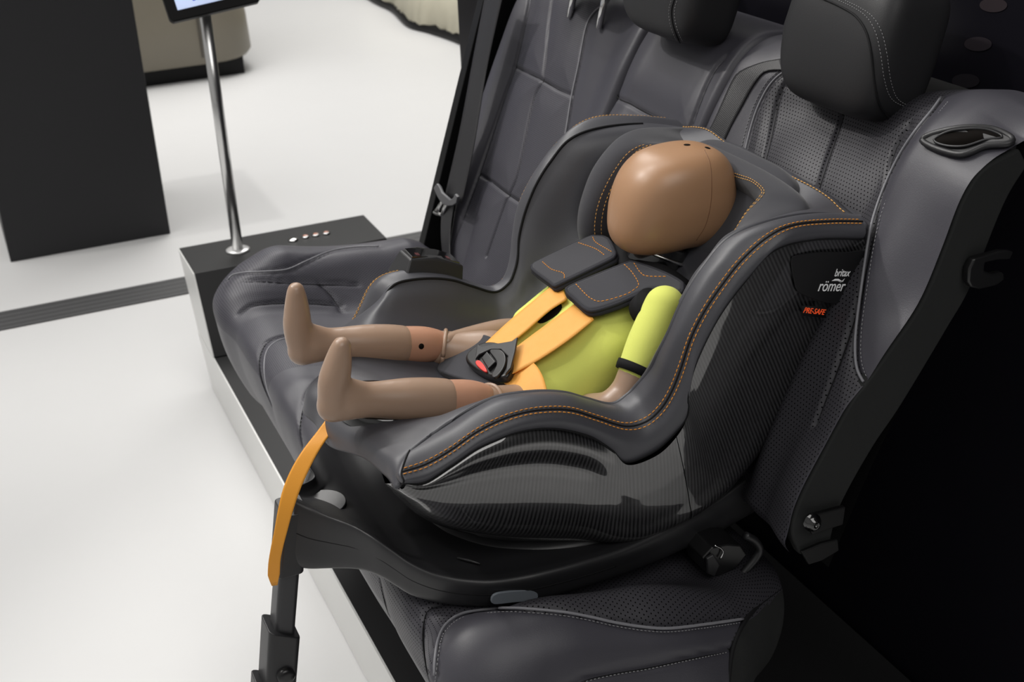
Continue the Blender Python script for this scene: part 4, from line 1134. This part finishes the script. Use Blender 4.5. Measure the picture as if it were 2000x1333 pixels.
def thigh(k, ax, hip, r0, r1):
    s0 = k + ax * .014 + A3([.004, 0, -.006])
    o = blob('thigh', [([s0, s0 + (hip - s0) * .3, s0 + (hip - s0) * .65, hip], [r0, r0 * 1.1, r1, r1])], .0034, M['skin'], dm, 6)
    d = hip - s0; d /= np.linalg.norm(d); e1 = np.cross(d, A3([0, 0, 1])); e1 /= np.linalg.norm(e1); e2 = np.cross(d, e1)
    tube('thigh_collar', [s0 + d * .004 + (e1 * math.cos(a) + e2 * math.sin(a)) * r0 * 1.03 for a in np.linspace(0, 2 * math.pi, 33)], .0032, M['skin'], o, 8)
    return o
thigh(kn_n, ax_n, A3([.67, YC - .060, .815]), .024, .030)
thigh(kn_f, ax_f, A3([.67, YC + .062, .836]), .026, .036)
P, n = trace(bvh_of(A3([v.co for v in cap_f.data.vertices]) + origin(dm), [tuple(p.vertices) for p in cap_f.data.polygons]), [(823, 677)], 0, dense=False)
if len(P):
    n_ = n[0]; t1 = np.cross(n_, A3([0, 0, 1])); t1 /= np.linalg.norm(t1); t2 = np.cross(n_, t1)
    slab('pivot_hole', [P[0] + (t1 * math.cos(a) + t2 * math.sin(a)) * .0042 - n_ * .004 for a in np.linspace(0, 2 * math.pi, 17)[:-1]], n_, .0041, M['hole'], cap_f, bevel=None)
# arms
sh_n = onY(1298, 598, YC - .125); el_n = onY(1238, 735, YC - .150); hd_n = onY(1150, 790, YC - .105)
sl = blob('sleeve', [([sh_n, sh_n + (el_n - sh_n) * .5, sh_n + (el_n - sh_n) * .88], [.028, .029, .026])], .003, M['suit'], dm, 6)
q0, q1 = sh_n + (el_n - sh_n) * .86, sh_n + (el_n - sh_n) * .98
tube('cuff', [q0, .5 * (q0 + q1), q1], [.0285, .0285, .0275], M['trim'], sl, 24)
blob('forearm', [([el_n + (sh_n - el_n) * .06, el_n + A3([-.012, .0, -.022]), el_n + A3([-.035, .004, -.038]), hd_n], [.023, .0225, .021, .015])], .003, M['skin'], dm, 6)
sh_f = onY(1185, 520, YC + .125); el_f = onY(1005, 652, YC + .128); hd_f = onY(872, 668, YC + .095)
sl2 = blob('sleeve', [([sh_f, sh_f + (el_f - sh_f) * .5, sh_f + (el_f - sh_f) * .85], [.028, .029, .026])], .003, M['suit'], dm, 6)
blob('forearm', [([el_f, onY(975, 655, YC + .122), onY(925, 662, YC + .112), hd_f], [.024, .024, .020, .013])], .003, M['skin'], dm, 6)
# shoulder joint gap in black
tube('shoulder_joint', [onY(1262, 612, YC - .098), onY(1278, 596, YC - .112)], .027, M['trim'], dm, 20)

# ================================================================== harness (part of the child seat)
def tpl(px, off=0.0, tilt=0.0):
    n_ = A3([tn[0], tilt, tn[2]]); n_ /= np.linalg.norm(n_)
    return onPl(px[0], px[1], tp0 + tn * off, n_), n_
def plate(name, pxs, off, th, m, parent, tilt=0.0, bevel=.002, sm_=None, label=None, p0=None):
    P = []; 
    for p in pxs: q, n_ = tpl(p, off, tilt); P.append(q)
    return slab(name, P, n_, th, m, parent, bevel=bevel, smooth_n=sm_, label=label), n_, A3(P)
def web(name, L, Rr, m, parent, th=.0018, label=None):
    """webbing between two edge lines"""
    n = 30; a, b = cr(L, n), cr(Rr, n)
    G = np.stack([a * (1 - k) + b * k for k in np.linspace(0, 1, 9)])
    o = patch(name, G, m, parent, label=label); fix_normals(o); thicken(o, th, 0); return o
def e_(px, off): return tpl(px, off)[0]
har = web('harness_strap', [e_((1092, 548), .006), e_((1040, 590), .008), e_((990, 632), .009), e_((943, 676), .012)], [e_((1108, 585), .006), (e_((1072, 608), .008)), e_((1030, 645), .009), e_((998, 671), .012)], M['web'], seat, label='far orange harness strap')
web('harness_strap', [e_((1136, 585), .006), e_((1085, 622), .007), e_((1040, 655), .008), e_((1004, 682), .012)], [e_((1160, 625), .006), e_((1110, 665), .007), e_((1050, 705), .008), e_((990, 736), .012)], M['web'], seat, label='near orange harness strap')
web('lap_strap', [e_((1012, 705), .006), e_((1040, 708), .008), e_((1060, 735), .006), e_((1072, 778), -.004)], [e_((985, 750), .004), e_((1000, 758), .004), e_((1010, 772), .002), e_((1022, 795), -.006)], M['web'], seat, label='near orange lap strap')
pad1 = [(1112, 579), (1124, 567), (1225, 526), (1246, 524), (1300, 543), (1334, 562), (1337, 572), (1332, 582), (1281, 575), (1245, 588), (1210, 603), (1169, 616), (1150, 614), (1127, 594)]
pad2 = [(1045, 532), (1056, 522), (1150, 477), (1169, 473), (1191, 477), (1204, 500), (1206, 511), (1195, 519), (1104, 563), (1090, 569), (1080, 562), (1052, 541)]
p1, n1, _ = plate('shoulder_pad', pad1, .012, .013, M['suede'], seat, -.10, .005, 70, 'near grey suede shoulder pad')
p2, n2, _ = plate('shoulder_pad', pad2, .012, .013, M['suede'], seat, .10, .005, 70, 'far grey suede shoulder pad')
for pd_, pxs_, tl_ in ((p1, pad1, -.10), (p2, pad2, .10)):
    for hh, rr_ in ((.0035, .0042), (.0092, .0030)):
        lp2 = cr([tpl(p, .012, tl_)[0] + tpl(p, .012, tl_)[1] * hh for p in pxs_], 70, True)
        tube('edge_binding', np.vstack([lp2, lp2[:2]]), rr_, M['binding'], pd_, 8)
def pst(pxs, tilt, par):
    P = cr([tpl(p, .012, tilt)[0] + tpl(p, .012, tilt)[1] * .0133 for p in pxs], 120)
    stitches('stitching', P, M['thread_o'], par, ln=.0045, gap=.002, r=.0008)
pst([(1131, 568), (1146, 584), (1160, 596), (1180, 602), (1225, 590), (1246, 578), (1253, 568), (1240, 545), (1224, 529)], -.10, p1)
pst([(1244, 527), (1256, 545), (1270, 553), (1312, 554)], -.10, p1)
pst([(1067, 525), (1085, 540), (1108, 548), (1110, 562)], .10, p2)
pst([(1137, 488), (1170, 500), (1190, 514)], .10, p2); pst([(1165, 477), (1172, 488), (1205, 508)], .10, p2)
# crotch pad and buckle
cpd, _, _ = plate('crotch_pad', [(868, 745), (884, 724), (905, 704), (928, 686), (948, 676), (985, 690), (1015, 735), (1018, 762), (985, 770), (955, 776), (920, 766), (890, 756)], -.022, .026, M['suede'], seat, 0, .010, 60, 'grey suede crotch pad')
bk_, nb_, _ = plate('buckle_body', [(916, 712), (922, 700), (940, 686), (966, 680), (990, 686), (1004, 700), (1008, 728), (1000, 746), (985, 752), (962, 748), (940, 738), (922, 724)], .004, .014, M['plastic_d'], seat, 0, .005, 60, 'black harness buckle')
plate('tongue_plate', [(934, 676), (944, 680), (1002, 670), (1013, 662), (1008, 690), (1000, 722), (988, 736), (990, 730), (994, 700), (980, 686), (960, 686), (938, 696), (930, 706)], .019, .004, M['plastic'], bk_, 0, .0015, None)
plate('buckle_dome', [(958, 690), (975, 686), (988, 694), (991, 710), (984, 728), (970, 742), (962, 738), (972, 714)], .017, .005, M['plastic_d'], bk_, 0, .002, 36)
plate('red_button', [(931, 708), (938, 707), (947, 716), (953, 728), (948, 729), (938, 722), (931, 714)], .018, .003, M['red'], bk_, 0, .001, 30)
plate('square_key', [(944, 706), (955, 693), (972, 713), (957, 727)], .017, .007, M['plastic_d'], bk_, 0, .0015, None)
# adjuster strap hanging from the lip
cl_ = [onY(*p, YC + o_) for p, o_ in [((672, 800), -.03), ((655, 818), -.035), ((636, 842), -.042), ((612, 873), -.052), ((590, 910), -.060), ((570, 955), -.068), ((557, 1000), -.074), ((548, 1040), -.076), ((541, 1070), -.076), ((536, 1098), -.074), ((535, 1125), -.072), ((537, 1149), -.07)]]
a = cr(cl_, 60); wd = A3([.86, -.44, .05]); wd /= np.linalg.norm(wd)
tw = np.linspace(0, 1, 60)[:, None]
wv = wd + A3([0, .10, .12]) * np.sin(tw * 9)
hwid = (.0125 - .004 * smoothstep(.25, .7, tw)) * np.ones((60, 1)); hwid[-6:, 0] *= np.linspace(1, .35, 6)
web('adjuster_strap', (a - wv * hwid)[::2], (a + wv * hwid)[::2], M['web_flat'], seat, .0016, 'orange adjuster strap hanging over the front')

# position display unit on the far arm rest
du = thing('status_display', 'small black display unit sitting on the far armrest of the child seat', 'display unit', tuple(onY(840, 545, YC + .235)))
yb = YC + .20
bot_ = [onY(*p, yb) for p in [(792, 540), (908, 552)]]
f0, f1 = onY(792, 541, yb), onY(907, 553, yb)
ex_ = f1 - f0; ex_[1] = 0; Lx = np.linalg.norm(ex_); ex_ /= Lx; ez_ = A3([-ex_[2], 0, ex_[0]]); ez_ = ez_ if ez_[2] > 0 else -ez_
ey_ = A3([0, 1, 0])
def dp(u, v, w): return f0 + ex_ * (u * Lx) + ey_ * v + ez_ * w
lowr = [dp(0, 0, -.010), dp(.5, -.003, -.008), dp(1, 0, -.012), dp(1.0, .075, -.012), dp(.5, .078, -.012), dp(-.06, .06, -.012)]
uppr = [dp(.07, .012, .024), dp(.5, .012, .029), dp(.97, .010, .024), dp(.95, .062, .026), dp(.5, .066, .031), dp(.06, .056, .024)]
dbody = fix_normals(mesh('housing', *prism_geo(lowr, uppr), M['plastic'], du, bevel=.003, bseg=3))
def tp_(u, v, h=.0): return dp(u, v, .0285 + h - .010 * (2 * u - 1) ** 2 * .5 + v * .03)
mesh('glass_top', *prism_geo([tp_(u, v, -.002) for u, v in ((.11, .017), (.35, .017), (.65, .017), (.92, .016), (.91, .055), (.65, .058), (.35, .058), (.11, .052))],
     [tp_(u, v, .0012) for u, v in ((.11, .017), (.35, .017), (.65, .017), (.92, .016), (.91, .055), (.65, .058), (.35, .058), (.11, .052))]), M['gloss'], du, bevel=.0005)
for u in (.20, .72):
    for k in range(3):
        q = [tp_(u + k * .022, .020, .0014), tp_(u + k * .022 + .012, .020, .0014), tp_(u + k * .022 + .012, .032, .0014), tp_(u + k * .022, .032, .0014)]
        slab('red_symbol', q, ez_, .0002, mat('dim_red', '5A1418', .4), du, bevel=None)

# far seat belt with its tongue, middle shoulder belt (parts of the bench)
yb_ = YF + .015
def belt(name, Lp, Rp, y, par, label): return web(name, [onY(*p, y) for p in Lp], [onY(*p, y) for p in Rp], M['belt'], par, .0014, label)
def belt2(Lp, Rp, xs, label):
    L_ = [onX(*p, x) for p, x in zip(Lp, xs)]; R_ = [onX(*p, x + .002) for p, x in zip(Rp, xs)]
    return web('seat_belt', L_, R_, M['belt'], bench, .0014, label)
belt2([(950, -20), (925, 110), (897, 260), (868, 388)], [(985, -20), (952, 130), (925, 290), (902, 398)], (1.045, 1.00, .945, .905), 'upper run of the far black seat belt')
belt2([(868, 392), (862, 430), (862, 470), (866, 510)], [(888, 396), (882, 430), (879, 470), (880, 510)], (.906, .893, .880, .868), 'lower run of the far black seat belt')
xt = .900
tg_ = [onX(*p, xt) for p in [(852, 366), (858, 358), (863, 364), (868, 376), (884, 390), (890, 386), (894, 378), (899, 384), (897, 396), (890, 401), (880, 402), (869, 398), (860, 384)]]
ty_ = slab('belt_tongue', tg_, A3([-1, 0, 0]), .007, mat('grey_tongue', '505053', .4), bench, bevel=.002)
for q in ([(862, 394), (866, 396), (857, 416), (850, 413)], [(870, 397), (875, 399), (867, 421), (862, 419)], [(850, 411), (857, 414), (866, 418), (864, 423), (853, 420), (847, 415)]):
    slab('tongue_blade', [onX(*p, xt - .002) for p in q], A3([-1, 0, 0]), .003, M['steel'], ty_, bevel=None)
bl1 = trace(bvh_back, [(1530, 118), (1490, 125), (1447, 142), (1430, 165), (1412, 205), (1396, 240), (1375, 280), (1355, 330)], .004)[0]
bl2 = trace(bvh_back, [(1535, 140), (1510, 140), (1492, 146), (1472, 172), (1450, 212), (1430, 250), (1410, 295), (1390, 345)], .004)[0]
if len(bl1) > 4 and len(bl2) > 4: web('seat_belt', bl1, bl2, M['belt'], bench, .0016, 'black shoulder belt of the middle seat')
